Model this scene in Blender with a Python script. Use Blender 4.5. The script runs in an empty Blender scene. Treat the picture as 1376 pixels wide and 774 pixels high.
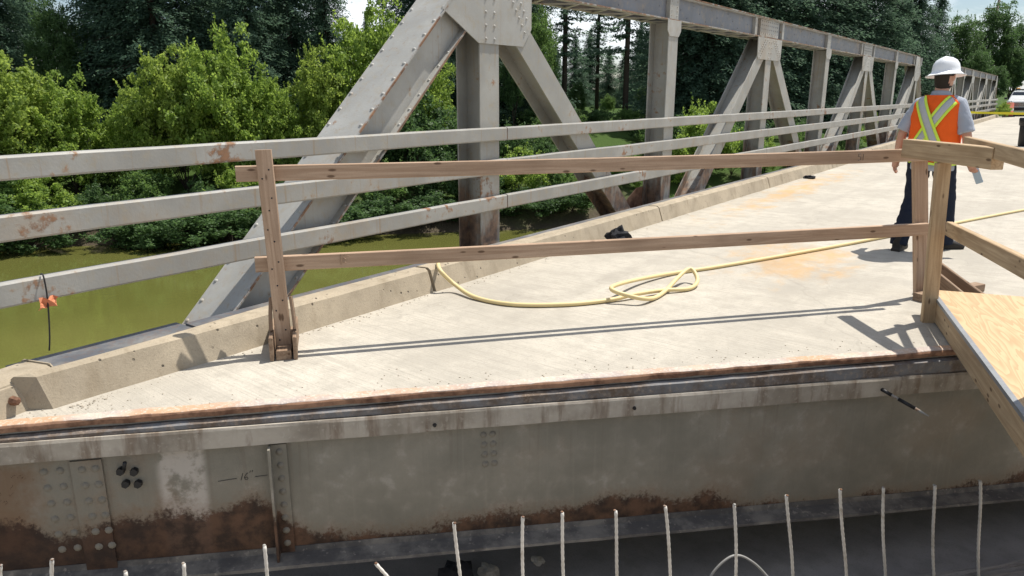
import bpy, bmesh, math, random
import numpy as np
from mathutils import Vector, Matrix
random.seed(7); rng = np.random.default_rng(7)
R = math.radians
S = bpy.context.scene
COL = S.collection

# ------------------------------------------------------------------ camera
cam = bpy.data.cameras.new('camera'); camo = bpy.data.objects.new('camera', cam); COL.objects.link(camo)
cam.sensor_width = 36; cam.lens = 36*994/1376; cam.clip_start = .05; cam.clip_end = 3000
PITCH = math.atan(260/994); YAW = R(36.2); EYE = 1.5
camo.location = (0, 0, EYE); camo.rotation_euler = (math.pi/2-PITCH, 0, YAW)
S.camera = camo
# ------------------------------------------------------------------ light
SUN = Vector((.16, .43, 1)).normalized()
EL = math.asin(SUN.z); AZ = math.atan2(SUN.x, SUN.y)
w = bpy.data.worlds.new('World'); S.world = w; w.use_nodes = True
wt = w.node_tree; bg = wt.nodes['Background']; bg.inputs[1].default_value = .085
sky = wt.nodes.new('ShaderNodeTexSky'); sky.sky_type = 'NISHITA'; sky.sun_disc = False
sky.sun_elevation = EL; sky.sun_rotation = AZ; sky.air_density = 1.0; sky.dust_density = .8; sky.ozone_density = 1.5
tc = wt.nodes.new('ShaderNodeTexCoord'); mp = wt.nodes.new('ShaderNodeMapping'); mp.inputs['Scale'].default_value = (1, 1, 2.6); mp.inputs['Location'].default_value = (1.7, .4, .3)
wn = wt.nodes.new('ShaderNodeTexNoise'); wn.inputs['Scale'].default_value = 3.2; wn.inputs['Detail'].default_value = 7; wn.inputs['Roughness'].default_value = .6
wr = wt.nodes.new('ShaderNodeValToRGB'); wr.color_ramp.elements[0].position = .46; wr.color_ramp.elements[1].position = .62
wm = wt.nodes.new('ShaderNodeMix'); wm.data_type = 'RGBA'
wt.links.new(tc.outputs['Generated'], mp.inputs[0]); wt.links.new(mp.outputs[0], wn.inputs['Vector']); wt.links.new(wn.outputs[0], wr.inputs[0])
wt.links.new(wr.outputs[0], wm.inputs[0]); wt.links.new(sky.outputs[0], wm.inputs[6]); wm.inputs[7].default_value = (10.5, 10.9, 11.4, 1)
wt.links.new(wm.outputs[2], bg.inputs[0])
sl = bpy.data.lights.new('sun', 'SUN'); sl.energy = 4.8; sl.angle = R(.5); sl.color = (1, .95, .87)
so = bpy.data.objects.new('sun', sl); COL.objects.link(so); so.location = (20, 40, 80)
so.rotation_euler = SUN.to_track_quat('Z', 'Y').to_euler()
vs = S.view_settings; vs.view_transform = 'Standard'; vs.look = 'None'; vs.exposure = .40; vs.gamma = 1; vs.use_curve_mapping = False
S.cycles.max_bounces = 8; S.cycles.transparent_max_bounces = 8

# ------------------------------------------------------------------ pixel -> place helpers (used to measure positions)
def ray(x, y):
    cx, cy, cz = x-688, 387-y, 994
    f = cz*math.cos(PITCH)+cy*math.sin(PITCH); u = -cz*math.sin(PITCH)+cy*math.cos(PITCH)
    hx, hy, rx, ry = -math.sin(YAW), math.cos(YAW), math.cos(YAW), math.sin(YAW)
    return Vector((f*hx+cx*rx, f*hy+cx*ry, u))
def zp(x, y, z=0.0):
    d = ray(x, y); t = (z-EYE)/d.z; return Vector((d.x*t, d.y*t, z))

# ------------------------------------------------------------------ node helper
class G:
    def __init__(s, name):
        s.m = bpy.data.materials.new(name); s.m.use_nodes = True; s.t = s.m.node_tree; s.t.nodes.clear()
        s.out = s.t.nodes.new('ShaderNodeOutputMaterial')
    def nd(s, t, **k):
        n = s.t.nodes.new('ShaderNode'+t)
        for a, b in k.items(): setattr(n, a, b)
        return n
    def put(s, sock, v):
        if isinstance(v, bpy.types.NodeSocket): s.t.links.new(v, sock)
        elif isinstance(v, (tuple, list)) and len(v) == 3 and sock.type == 'RGBA': sock.default_value = (*v, 1)
        else: sock.default_value = v
    def obj(s): return s.nd('TexCoord').outputs['Object']
    def pos(s): return s.nd('NewGeometry').outputs['Position']
    def isl(s): return s.nd('NewGeometry').outputs['Random Per Island']
    def rnd(s): return s.nd('ObjectInfo').outputs['Random']
    def map(s, v, sc=(1, 1, 1), rot=(0, 0, 0), loc=(0, 0, 0)):
        n = s.nd('Mapping'); s.put(n.inputs[0], v); n.inputs['Scale'].default_value = sc; n.inputs['Rotation'].default_value = rot; n.inputs['Location'].default_value = loc; return n.outputs[0]
    def noise(s, v, scale, detail=4, rough=.55, dist=0):
        n = s.nd('TexNoise'); s.put(n.inputs['Vector'], v); n.inputs['Scale'].default_value = scale; n.inputs['Detail'].default_value = detail
        n.inputs['Roughness'].default_value = rough; n.inputs['Distortion'].default_value = dist; return n.outputs[0]
    def vor(s, v, scale, feat='F1'):
        n = s.nd('TexVoronoi', feature=feat); s.put(n.inputs['Vector'], v); n.inputs['Scale'].default_value = scale; return n.outputs[0]
    def wave(s, v, scale, dist=0, det=2, ds=1, prof='SIN', dirn='X'):
        n = s.nd('TexWave', wave_profile=prof, bands_direction=dirn); s.put(n.inputs['Vector'], v); n.inputs['Scale'].default_value = scale
        n.inputs['Distortion'].default_value = dist; n.inputs['Detail'].default_value = det; n.inputs['Detail Scale'].default_value = ds; return n.outputs['Fac']
    def step(s, f, a, b):
        n = s.nd('MapRange', interpolation_type='SMOOTHSTEP'); s.put(n.inputs[0], f); n.inputs[1].default_value = a; n.inputs[2].default_value = b; return n.outputs[0]
    def ma(s, op, a, b=0.0):
        n = s.nd('Math', operation=op); s.put(n.inputs[0], a); s.put(n.inputs[1], b); return n.outputs[0]
    def add2(s, v, f):
        n = s.nd('VectorMath', operation='ADD'); s.put(n.inputs[0], v); c = s.nd('CombineXYZ'); s.put(c.inputs[0], f); s.put(c.inputs[1], s.ma('SUBTRACT', .8, f)); s.t.links.new(c.outputs[0], n.inputs[1]); return n.outputs[0]
    def mul(s, a, b): return s.ma('MULTIPLY', a, b)
    def add(s, a, b): return s.ma('ADD', a, b)
    def mix(s, f, a, b, mode='MIX'):
        n = s.nd('Mix', data_type='RGBA', blend_type=mode); s.put(n.inputs[0], f); s.put(n.inputs[6], a); s.put(n.inputs[7], b); return n.outputs[2]
    def xyz(s, v):
        n = s.nd('SeparateXYZ'); s.put(n.inputs[0], v); return n.outputs
    def bump(s, h, st=.3, d=.01):
        n = s.nd('Bump'); n.inputs['Strength'].default_value = st; n.inputs['Distance'].default_value = d; s.put(n.inputs['Height'], h); return n.outputs[0]
    def bsdf(s, col, rough=.6, metal=0, nrm=None, spec=.4, **k):
        n = s.nd('BsdfPrincipled'); s.put(n.inputs['Base Color'], col); s.put(n.inputs['Roughness'], rough); s.put(n.inputs['Metallic'], metal)
        n.inputs['Specular IOR Level'].default_value = spec
        for a, b in k.items(): s.put(n.inputs[a.replace('_', ' ')], b)
        if nrm is not None: s.put(n.inputs['Normal'], nrm)
        return n.outputs[0]
    def done(s, sh): s.t.links.new(sh, s.out.inputs[0]); return s.m

def m_plain(name, col, rough=.6, metal=0, var=.15, sc=30, bump=.15, bd=.004):
    g = G(name); o = g.obj(); n = g.noise(o, sc, 5); n2 = g.noise(o, sc*.12, 3)
    c = g.mix(g.mul(g.add(n, n2), .5), tuple(v*(1-var) for v in col), tuple(min(1, v*(1+var)) for v in col))
    return g.done(g.bsdf(c, rough, metal, g.bump(n, bump, bd)))
def m_steel(name, base, rust=.5, zlow=None, streak=.3, rough=.55, edge=False):
    """old grey bridge paint with rust spots and runs"""
    g = G(name); o = g.pos(); r = g.rnd()
    n1 = g.noise(o, 2.2, 6, .6); n2 = g.noise(o, 14, 6, .65); n3 = g.noise(o, 60, 3)
    col = g.mix(g.step(n1, .35, .7), tuple(v*.86 for v in base), tuple(v*1.1 for v in base))
    col = g.mix(g.mul(g.step(n2, .48, .72), .5), col, (.32, .27, .19)); blt = g.noise(o, .9, 5, .7); col = g.mix(g.mul(g.step(blt, .54, .68), .45), col, (.30, .22, .14))
    st = g.noise(g.map(o, (26, 26, .9)), 1, 4, .6)
    col = g.mix(g.mul(g.step(st, .58, .75), streak), col, (.26, .17, .09))
    lim = g.step(g.add(g.mul(n1, .65), g.mul(n2, .5)), .78-.22*rust, .86-.22*rust)
    m = lim
    if edge: m = g.ma('MAXIMUM', m, g.mul(g.step(g.xyz(o)[0], -4.205, -4.189), g.step(g.add(g.mul(n1, .6), g.mul(n2, .4)), .44, .52)))
    if zlow:
        z = g.xyz(o)[2]; zz = g.step(z, zlow[1], zlow[0])
        big = g.noise(g.map(o, (3, 3, 1.1)), 1.6, 5, .62)
        m = g.ma('MAXIMUM', m, g.mul(g.step(g.add(g.mul(zz, .36), big), .72, .92), .8))
    rc = g.mix(g.step(n2, .3, .7), (.07, .034, .02), (.27, .15, .085))
    col = g.mix(m, col, rc)
    return g.done(g.bsdf(col, g.add(g.mul(m, .3), rough), 0, g.bump(g.add(n3, g.mul(m, n2)), .25, .004)))
def m_conc(name, base, line=0, stain=0, holes=0, rough=.85):
    g = G(name); o = g.pos()
    n1 = g.noise(o, .7, 5, .6); n2 = g.noise(o, 6, 6, .62); n3 = g.noise(o, 90, 4, .7)
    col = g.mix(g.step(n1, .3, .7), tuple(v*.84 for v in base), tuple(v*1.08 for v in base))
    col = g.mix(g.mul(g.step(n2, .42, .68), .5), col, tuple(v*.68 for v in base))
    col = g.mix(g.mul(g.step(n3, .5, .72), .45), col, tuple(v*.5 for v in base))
    h = g.mul(n3, .8)
    if line:
        a = g.map(o, (1, 1, 1), (0, 0, R(4)))
        ln = g.noise(g.map(a, (1.6, 62, 1)), 1, 3, .6)
        col = g.mix(g.mul(g.step(ln, .46, .66), .42), col, tuple(v*.62 for v in base))
        sp_ = g.noise(o, 38, 4, .75); col = g.mix(g.mul(g.step(sp_, .50, .66), .5), col, tuple(v*.66 for v in base)); l3 = g.noise(o, 2.3, 6, .7); col = g.mix(g.mul(g.step(l3, .48, .64), .55), col, tuple(v*.72 for v in base))
        l2 = g.noise(g.map(a, (.7, 8, 1)), 1, 4, .6)
        col = g.mix(g.mul(g.step(l2, .5, .7), .45), col, tuple(v*.76 for v in base))
        h = g.add(h, ln)
    if line:
        ev = g.vor(g.map(g.add2(o, g.noise(o, 1.5, 4)), (.35, .22, 1)), 1, 'DISTANCE_TO_EDGE'); col = g.mix(g.mul(g.step(ev, .005, .001), .16), col, tuple(v*.35 for v in base))
        ty = g.noise(g.map(o, (1.6, .06, 1)), 1, 4, .6); col = g.mix(g.mul(g.step(ty, .5, .66), .28), col, tuple(v*.6 for v in base))
    if stain:
        # orange rust stains: one patch on the lane, more along the far kerb
        x, y, z = g.xyz(o)
        def blob(cx, cy, rx, ry):
            dx = g.mul(g.ma('SUBTRACT', x, cx), 1/rx); dy = g.mul(g.ma('SUBTRACT', y, cy), 1/ry)
            return g.ma('SUBTRACT', 1.0, g.ma('SQRT', g.add(g.mul(dx, dx), g.mul(dy, dy))))
        sn = g.noise(g.map(o, (2.5, 1.2, 1)), 1.6, 6, .65)
        m = g.ma('MAXIMUM', blob(-1.9, 7.0, .9, 1.5), g.mul(blob(-3.4, 12.5, .55, 6.5), .85))
        m = g.ma('MAXIMUM', m, g.mul(blob(-3.2, 25, .7, 8), .6))
        m = g.step(g.add(m, g.mul(g.ma('SUBTRACT', sn, .5), 2.2)), .25, 1.0)
        col = g.mix(g.mul(m, .62), col, (.50, .29, .10))
        dk = g.noise(g.map(o, (.6, .35, 1)), 1.1, 3)
        col = g.mix(g.mul(g.step(dk, .56, .7), .22), col, (.22, .2, .17))
    if holes:
        v = g.vor(o, 17); hm = g.mul(g.step(v, .17, .10), g.step(g.noise(o, 5, 2), .47, .56))
        col = g.mix(g.mul(hm, .85), col, (.035, .03, .025)); h = g.ma('SUBTRACT', h, g.mul(hm, 1.6))
        n4 = g.noise(g.map(o, (6, 6, 1.2)), 1.5, 4)
        col = g.mix(g.mul(g.step(n4, .5, .75), .4), col, (.17, .13, .08))
    return g.done(g.bsdf(col, rough, 0, g.bump(h, .55, .006), spec=.25))
def m_wood(name, a, b, knots=True, sc=1.0, rough=.75):
    g = G(name); o = g.obj(); r = g.rnd()
    off = g.nd('CombineXYZ'); g.put(off.inputs[0], g.mul(r, 37.0)); g.put(off.inputs[1], g.mul(r, 11.0))
    ad = g.nd('VectorMath', operation='ADD'); g.put(ad.inputs[0], o); g.put(ad.inputs[1], off.outputs[0]); v = ad.outputs[0]
    gr = g.noise(g.map(v, (1.3*sc, 34*sc, 34*sc)), 1, 5, .6, 1.2); bl = g.noise(g.map(v, (1.6, 5, 5)), 1.3, 4)
    col = g.mix(g.step(gr, .3, .72), a, b)
    col = g.mix(g.mul(g.step(bl, .45, .72), .4), col, tuple(x*.62 for x in a))
    h = gr
    if knots:
        kv = g.vor(g.map(v, (5.5, 16, 16)), 1); k = g.step(kv, .17, .08)
        col = g.mix(g.mul(k, .8), col, (.07, .035, .018))
    fine = g.noise(v, 140, 2)
    col = g.mix(g.mul(g.step(fine, .5, .8), .3), col, tuple(x*.6 for x in a))
    return g.done(g.bsdf(col, rough, 0, g.bump(h, .3, .003), spec=.25))
def m_leaf(name, dark, light, tr=.35, yellow=None, spec=.3):
    g = G(name); i = g.isl(); r = g.rnd(); n = g.noise(g.pos(), .7, 3)
    f = g.ma('MINIMUM', g.ma('MAXIMUM', g.add(g.mul(i, .6), g.mul(g.ma('SUBTRACT', n, .3), .8)), 0.0), 1.0)
    c = g.mix(f, dark, light); c = g.mix(g.mul(r, .35), c, yellow or tuple(v*.7 for v in dark))
    d = g.bsdf(c, .55, 0, spec=spec)
    t = g.nd('BsdfTranslucent'); tcx = g.mix(.5, c, tuple(v*1.8 for v in light)); g.put(t.inputs[0], tcx)
    mx = g.nd('MixShader'); mx.inputs[0].default_value = tr; g.put(mx.inputs[1], d); g.put(mx.inputs[2], t.outputs[0])
    return g.done(mx.outputs[0])

M = {}
M['steel'] = m_steel('old_grey_paint', (.315, .31, .285), .46, (.1, 1.35), .6)
M['steel_up'] = m_steel('grey_paint_upper', (.345, .34, .315), .36, None, .5, edge=True)
M['gusset'] = m_steel('gusset_paint', (.36, .355, .33), .30, None, .45)
M['steel_chord'] = m_steel('chord_shade_grey', (.165, .175, .20), .18, None, .25)  # recess shade below the cover plate put into a darker bluish grey
M['rail'] = m_steel('rail_paint', (.305, .298, .275), .58, None, .75)
g = G('dark_steel'); o = g.pos(); n = g.noise(o, 3, 6, .65); n2 = g.noise(o, 25, 4)
M['dark_steel'] = g.done(g.bsdf(g.mix(g.mul(g.step(n2, .45, .7), .5), g.mix(g.step(n, .35, .65), (.075, .08, .09), (.17, .165, .155)), (.13, .08, .055)), .6, 0, g.bump(n2, .4, .005)))
M['rust'] = None
g = G('rust'); o = g.pos(); n = g.noise(o, 18, 6, .65); n2 = g.noise(o, 3, 5)
M['rust'] = g.done(g.bsdf(g.mix(g.step(g.mul(g.add(n, n2), .5), .35, .65), (.10, .05, .032), (.33, .19, .12)), .85, 0, g.bump(n, .6, .006), spec=.2))
M['deck'] = m_conc('deck_concrete', (.475, .437, .37), line=1, stain=1)
M['curb'] = m_conc('curb_concrete', (.385, .325, .24), holes=1)
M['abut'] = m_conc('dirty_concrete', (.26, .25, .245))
M['approach'] = m_conc('approach_concrete', (.42, .40, .36))
M['asphalt'] = m_plain('asphalt', (.06, .06, .058), .9, 0, .25, 60, .4)
M['wood_old'] = m_wood('weathered_lumber', (.33, .22, .145), (.48, .345, .245))
M['wood_new'] = m_wood('fresh_lumber', (.34, .235, .135), (.50, .375, .235))
M['wood_dark'] = m_wood('dirty_lumber', (.20, .13, .085), (.33, .235, .16))
g = G('plywood'); o = g.obj(); v = g.map(o, (.55, 4.2, 1)); n = g.noise(v, 1.6, 3, .5, .6); rings = g.ma('FRACT', g.mul(n, 12.0)); rg = g.step(rings, .0, .9)
fine = g.noise(g.map(o, (8, 120, 1)), 1, 3); kn = g.step(g.vor(g.map(o, (1.5, 3, 1)), 1), .07, .03)
c = g.mix(rg, (.42, .275, .145), (.53, .37, .21)); c = g.mix(g.mul(g.step(fine, .5, .75), .3), c, (.42, .28, .15)); c = g.mix(g.mul(kn, .8), c, (.16, .07, .03))
M['plywood'] = g.done(g.bsdf(c, .65, 0, g.bump(rg, .15, .002), spec=.3))
M['ply_edge'] = m_plain('plywood_edge', (.20, .15, .10), .8, 0, .4, 60)
M['hose'] = m_plain('hose_rubber', (.66, .53, .27), .5, 0, .08, 14)
M['black'] = m_plain('black_plastic', (.012, .012, .014), .5, 0, .3, 30)
M['blackcloth'] = m_plain('black_cloth', (.012, .013, .017), .9, 0, .5, 40, .6)
M['rebar'] = m_steel('rebar_steel', (.68, .65, .60), .34, None, .6)
M['bark'] = m_plain('bark', (.055, .042, .032), .95, 0, .4, 12, .8, .03)
M['leaf_a'] = m_leaf('leaf_bright', (.045, .10, .02), (.31, .42, .08), .48, (.19, .28, .05))
M['leaf_a2'] = m_leaf('leaf_yellowish', (.055, .11, .022), (.34, .43, .085), .48, (.22, .29, .06))
M['leaf_b'] = m_leaf('leaf_mid', (.05, .105, .03), (.17, .27, .07), .45)
M['leaf_c'] = m_leaf('leaf_dark', (.035, .075, .028), (.11, .19, .06), .42)
M['needle'] = m_leaf('needles', (.038, .072, .056), (.13, .205, .125), .42, None, .06)
g = G('river_water'); o = g.pos(); n = g.noise(g.map(o, (1, 1, 1), (0, 0, R(-48))), .8, 5, .55); n2 = g.noise(o, 5, 3); nl = g.noise(o, .08, 4)
c = g.mix(g.step(nl, .35, .65), (.098, .102, .026), (.128, .126, .036))
M['water'] = g.done(g.bsdf(c, .04, 0, g.bump(g.add(n, g.mul(n2, .5)), .16, .04), spec=.6))
g = G('ground'); o = g.pos(); n = g.noise(o, .25, 5); n2 = g.noise(o, 3, 6); n3 = g.noise(o, 22, 3)
gc = g.mix(n3, (.03, .055, .012), (.07, .12, .025)); ec = g.mix(n2, (.05, .04, .027), (.13, .105, .075))
z = g.xyz(o)[2]; gm = g.step(g.add(g.mul(z, .3), g.add(n, g.mul(n2, .4))), -.55, -.05)
dd_ = g.add(g.mul(g.xyz(o)[0], -.745), g.mul(g.xyz(o)[1], .667)); far_ = g.step(dd_, 24.0, 27.0); gv = g.mix(n3, (.34, .31, .26), (.55, .51, .44))
M['ground'] = g.done(g.bsdf(g.mix(far_, gv, g.mix(gm, ec, gc)), .95, 0, g.bump(g.add(n2, n3), .8, .08), spec=.15))

# ------------------------------------------------------------------ object helpers
WM = {}
def tag(o, label=None, cat=None, group=None, kind=None):
    if label: o['label'] = label
    if cat: o['category'] = cat
    if group: o['group'] = group
    if kind: o['kind'] = kind
    return o
def root_of(o):
    while o.parent: o = o.parent
    return o
def thing(name, mat4, label, cat, group=None):
    o = bpy.data.objects.new(name, None); o.empty_display_size = .2; COL.objects.link(o)
    o.matrix_basis = mat4; WM[o] = mat4.copy(); return tag(o, label, cat, group)
def obj(name, me, mat=None, parent=None, m=None, world=None):
    """m: matrix relative to the top-level thing; world: world matrix"""
    o = bpy.data.objects.new(name, me); COL.objects.link(o)
    if mat is not None and len(me.materials) == 0: me.materials.append(mat)
    if parent is None: W = world or m or Matrix()
    else:
        W = world if world is not None else WM[root_of(parent)] @ (m or Matrix())
        o.parent = parent
    o.matrix_basis = W if parent is None else WM[parent].inverted() @ W
    WM[o] = W.copy(); return o
def mesh(name, bm, smooth=False):
    me = bpy.data.meshes.new(name)
    if isinstance(bm, bmesh.types.BMesh):
        bmesh.ops.recalc_face_normals(bm, faces=bm.faces); bm.to_mesh(me); bm.free()
    else: me.from_pydata(*bm); me.update()
    if smooth:
        for p in me.polygons: p.use_smooth = True
    return me
def T(x, y, z): return Matrix.Translation((x, y, z))
def RZ(a): return Matrix.Rotation(a, 4, 'Z')
def boxb(bm, lo, hi, M4=None):
    c = [(lo[i]+hi[i])/2 for i in range(3)]; s = [hi[i]-lo[i] for i in range(3)]
    mm = T(*c) @ Matrix.Diagonal((*s, 1)); mm = (M4 @ mm) if M4 else mm
    bmesh.ops.create_cube(bm, size=1, matrix=mm)
def box(name, lo, hi, mat, parent, bev=0, M4=None):
    bm = bmesh.new(); boxb(bm, lo, hi, M4)
    if bev: bmesh.ops.bevel(bm, geom=bm.edges[:], offset=bev, segments=1, affect='EDGES')
    return obj(name, mesh(name, bm), mat, parent)
def frame(A, B, up=(0, 0, 1)):
    A, B = Vector(A), Vector(B); x = (B-A).normalized(); u = Vector(up); y = u.cross(x).normalized(); z = x.cross(y)
    m = Matrix((x, y, z)).transposed().to_4x4(); m.translation = (A+B)/2; return m, (B-A).length
def prism(bm, pts, x0, x1, plane='yz'):
    """extrude polygon given in (y,z) along x"""
    a = [bm.verts.new((x0, p[0], p[1])) for p in pts]; b = [bm.verts.new((x1, p[0], p[1])) for p in pts]
    n = len(pts); bm.faces.new(a); bm.faces.new(b[::-1])
    for i in range(n): bm.faces.new((a[i], a[(i+1) % n], b[(i+1) % n], b[i]))
def tube_geo(pts, rad, seg=8, close=True):
    pts = [Vector(p) for p in pts]; V = []; Fc = []; n = len(pts)
    rad = rad if isinstance(rad, (list, tuple)) else [rad]*n
    t0 = (pts[1]-pts[0]).normalized(); ref = Vector((0, 0, 1)) if abs(t0.z) < .9 else Vector((1, 0, 0))
    nx = t0.cross(ref).normalized()
    for i, p in enumerate(pts):
        t = (pts[min(i+1, n-1)]-pts[max(i-1, 0)]).normalized()
        nx = (nx - t*nx.dot(t)).normalized(); ny = t.cross(nx)
        for k in range(seg):
            a = 2*math.pi*k/seg; V.append(p+(nx*math.cos(a)+ny*math.sin(a))*rad[i])
    for i in range(n-1):
        for k in range(seg):
            k2 = (k+1) % seg; Fc.append((i*seg+k, i*seg+k2, (i+1)*seg+k2, (i+1)*seg+k))
    if close: Fc.append(tuple(range(seg))[::-1]); Fc.append(tuple((n-1)*seg+k for k in range(seg)))
    return V, Fc
def tube(name, pts, rad, mat, parent=None, seg=8, m=None, world=None):
    V, Fc = tube_geo(pts, rad, seg); return obj(name, mesh(name, (V, [], Fc), True), mat, parent, m, world)
def crom(P, n=10):
    P = [Vector(p) for p in P]; Q = [2*P[0]-P[1]]+P+[2*P[-1]-P[-2]]; out = []
    for i in range(1, len(Q)-2):
        for k in range(n):
            t = k/n; a, b, c, d = Q[i-1], Q[i], Q[i+1], Q[i+2]
            out.append(.5*((2*b)+(c-a)*t+(2*a-5*b+4*c-d)*t*t+(3*b-a-3*c+d)*t**3))
    out.append(P[-1]); return out
def timber(name, A, B, h, t, mat, parent, up=(0, 0, 1), wob=.004, ch=.004):
    """sawn lumber from A to B (centre line, in the thing's coordinates): h along up, t across"""
    fm, L = frame(A, B, up); n = max(2, int(L/.25)); V = []; Fc = []
    prof = [(-t/2+ch, -h/2), (t/2-ch, -h/2), (t/2, -h/2+ch), (t/2, h/2-ch), (t/2-ch, h/2), (-t/2+ch, h/2), (-t/2, h/2-ch), (-t/2, -h/2+ch)]
    ph = random.random()*6; bow = random.uniform(-1, 1)*wob*1.2
    for i in range(n+1):
        x = -L/2+L*i/n; oy = bow*math.sin(math.pi*i/n)+random.uniform(-.3, .3)*wob*.4; oz = wob*.7*math.sin(ph+3*i/n)
        for p in prof: V.append((x, p[0]+oy, p[1]+oz))
    for i in range(n):
        for k in range(8): Fc.append((i*8+k, i*8+(k+1) % 8, (i+1)*8+(k+1) % 8, (i+1)*8+k))
    Fc.append(tuple(range(8))[::-1]); Fc.append(tuple(n*8+k for k in range(8)))
    return obj(name, mesh(name, (V, [], Fc)), mat, parent, fm)

# rivet head shared by everything riveted (axis +z)
bm = bmesh.new(); bmesh.ops.create_uvsphere(bm, u_segments=8, v_segments=4, radius=1)
bmesh.ops.delete(bm, geom=[v for v in bm.verts if v.co.z < -.1], context='VERTS')
for v in bm.verts: v.co.z *= .62
RIV = mesh('rivet', bm, True)
def rivet_mesh(mat, r):
    me = RIV.copy(); me.transform(Matrix.Scale(r, 4)); me.materials.append(mat); return me
def rivets_joined(name, spots, normal, r, mat, parent):
    """many small rivets as one part"""
    q = Vector(normal).to_track_quat('Z', 'Y').to_matrix().to_4x4(); bm = bmesh.new()
    for p in spots:
        t = RIV.copy(); t.transform(T(*p) @ q @ Matrix.Scale(r, 4)); bm.from_mesh(t); bpy.data.meshes.remove(t)
    o = obj(name, mesh(name, bm, True), mat, parent); o['kind'] = 'stuff'; return o

# ------------------------------------------------------------------ terrain, river
BD = Vector((.667, .745, 0)).normalized(); ND = Vector((-BD.y, BD.x, 0))       # along the river / across it, away from camera
BA = math.atan2(BD.y, BD.x)
def dcoord(x, y): return ND.x*x+ND.y*y
def smooth(a, b, x):
    t = min(1, max(0, (x-a)/(b-a))); return t*t*(3-2*t)
PR = [(-400, .0), (-5, -.06), (1.55, -.06), (1.6, -1.5), (4.3, -1.6), (5.2, -4.0), (7, -5.2), (29, -5.2), (31, -4.25), (33, -3.2), (38, -1.7), (46, -.5), (60, .1), (120, .6), (700, 6)]
def terr(x, y):
    d = dcoord(x, y)
    for (a, za), (b, zb) in zip(PR, PR[1:]):
        if d <= b: z = za+(zb-za)*(d-a)/(b-a); break
    else: z = PR[-1][1]
    if d > 30: z += .35*math.sin(x*.31+y*.17)*smooth(32, 38, d)*math.sin(y*.23-x*.11)
    if y > 58: z = max(z, -.08-max(0, abs(x)-5.5)*.45)
    return z
al = np.unique(np.concatenate([np.linspace(-400, -70, 14), np.linspace(-70, 120, 115), np.linspace(120, 600, 16)]))
ac = np.array(sorted(set([-60, -20, -5, 0, 1.55, 1.6, 2.5, 4.3, 5.2, 7, 15, 29, 30, 31, 32, 33] + list(np.arange(34.5, 70, 1.5)) + [72, 78, 90, 120, 180, 300, 500, 700])))
V = []; Fc = []
for i, a in enumerate(al):
    for j, d in enumerate(ac):
        p = BD*float(a)+ND*float(d); V.append((p.x, p.y, terr(p.x, p.y)))
nj = len(ac)
for i in range(len(al)-1):
    for j in range(nj-1): Fc.append((i*nj+j, (i+1)*nj+j, (i+1)*nj+j+1, i*nj+j+1))
tag(obj('ground', mesh('ground', (V, [], Fc), True), M['ground']), kind='structure')
V = []
for a, d in ((-400, 3.8), (600, 3.8), (600, 34), (-400, 34)):
    p = BD*a+ND*d; V.append((p.x, p.y, -4.2))
tag(obj('river', mesh('river', (V, [], [(0, 1, 2, 3)])), M['water']), kind='structure')
# road beyond the bridge
V = [(-3.9, 63.5, -.01), (3.9, 63.5, -.01), (3.9, 260, .3), (-3.9, 260, .3)]
tag(obj('road', mesh('road', (V, [], [(0, 1, 2, 3)])), M['asphalt']), kind='structure')

# ------------------------------------------------------------------ deck
P0 = Vector((-2.302, 2.827, 0))
def gp(s, y=0, z=0): return P0+BD*s+ND*y+Vector((0, 0, z))      # girder coordinates -> world
def deck_piece(name, Y0, Y1, label=None):
    bm = bmesh.new()
    def ed(x, c): return c+(x+2.302)*BD.y/BD.x
    p = [(-4.06, ed(-4.06, Y0)), (4.1, ed(4.1, Y0)), (4.1, ed(4.1, Y1)), (-4.06, ed(-4.06, Y1))]
    t = [bm.verts.new((x, y, 0)) for x, y in p]; b = [bm.verts.new((x, y, -.22)) for x, y in p]
    bm.faces.new(t); bm.faces.new(b[::-1])
    for i in range(4): bm.faces.new((t[i], b[i], b[(i+1) % 4], t[(i+1) % 4]))
    return obj(name, mesh(name, bm), M['deck'])
deck = tag(deck_piece('bridge_deck', 2.827+.02, 34.2), kind='structure')
deck2 = tag(deck_piece('bridge_deck', 34.27, 64.5), kind='structure')
box('expansion_joint', (0, -.06, -.2), (12.2, .06, -.008), M['dark_steel'], deck2, M4=T(-4.06, 34.235-1.758*BD.y/BD.x, 0) @ RZ(BA))
GM = T(*P0) @ RZ(BA)                                             # girder frame
# rusted steel nosing along the deck end, uneven, with a pale stained mortar strip on top
def nosing(name, prof, mat):
    bm = bmesh.new(); n = 150; rows = []
    for i in range(n+1):
        s = -2.66+12.0*i/n; j = random.uniform(-.004, .004); k = random.uniform(-.006, .006)
        rows.append([bm.verts.new(GM @ Vector((s, y+(k if y > .03 else j), z+j*.4))) for y, z in prof])
    for a, b_ in zip(rows, rows[1:]):
        for q in range(len(prof)-1): bm.faces.new((a[q], a[q+1], b_[q+1], b_[q]))
    return obj(name, mesh(name, bm), mat, deck)
nosing('edge_angle', [(.03, .003), (-.006, .004), (-.011, -.004), (-.010, -.028), (.02, -.030)], M['rust'])
g = G('stained_mortar'); o = g.pos(); n = g.noise(o, 7, 6, .65); n2 = g.noise(o, 1.3, 4); n3 = g.noise(o, 60, 4)
c = g.mix(g.step(n, .4, .6), (.50, .42, .35), (.38, .33, .30)); c = g.mix(g.mul(g.step(n2, .45, .6), .8), c, (.46, .27, .15)); c = g.mix(g.mul(g.step(n3, .5, .65), .5), c, (.62, .57, .5))
nosing('mortar_strip', [(.075, .0015), (.070, .006), (.010, .009), (-.003, .006), (-.004, .002)], g.done(g.bsdf(c, .9, 0, g.bump(n3, .6, .006), spec=.2)))

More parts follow.
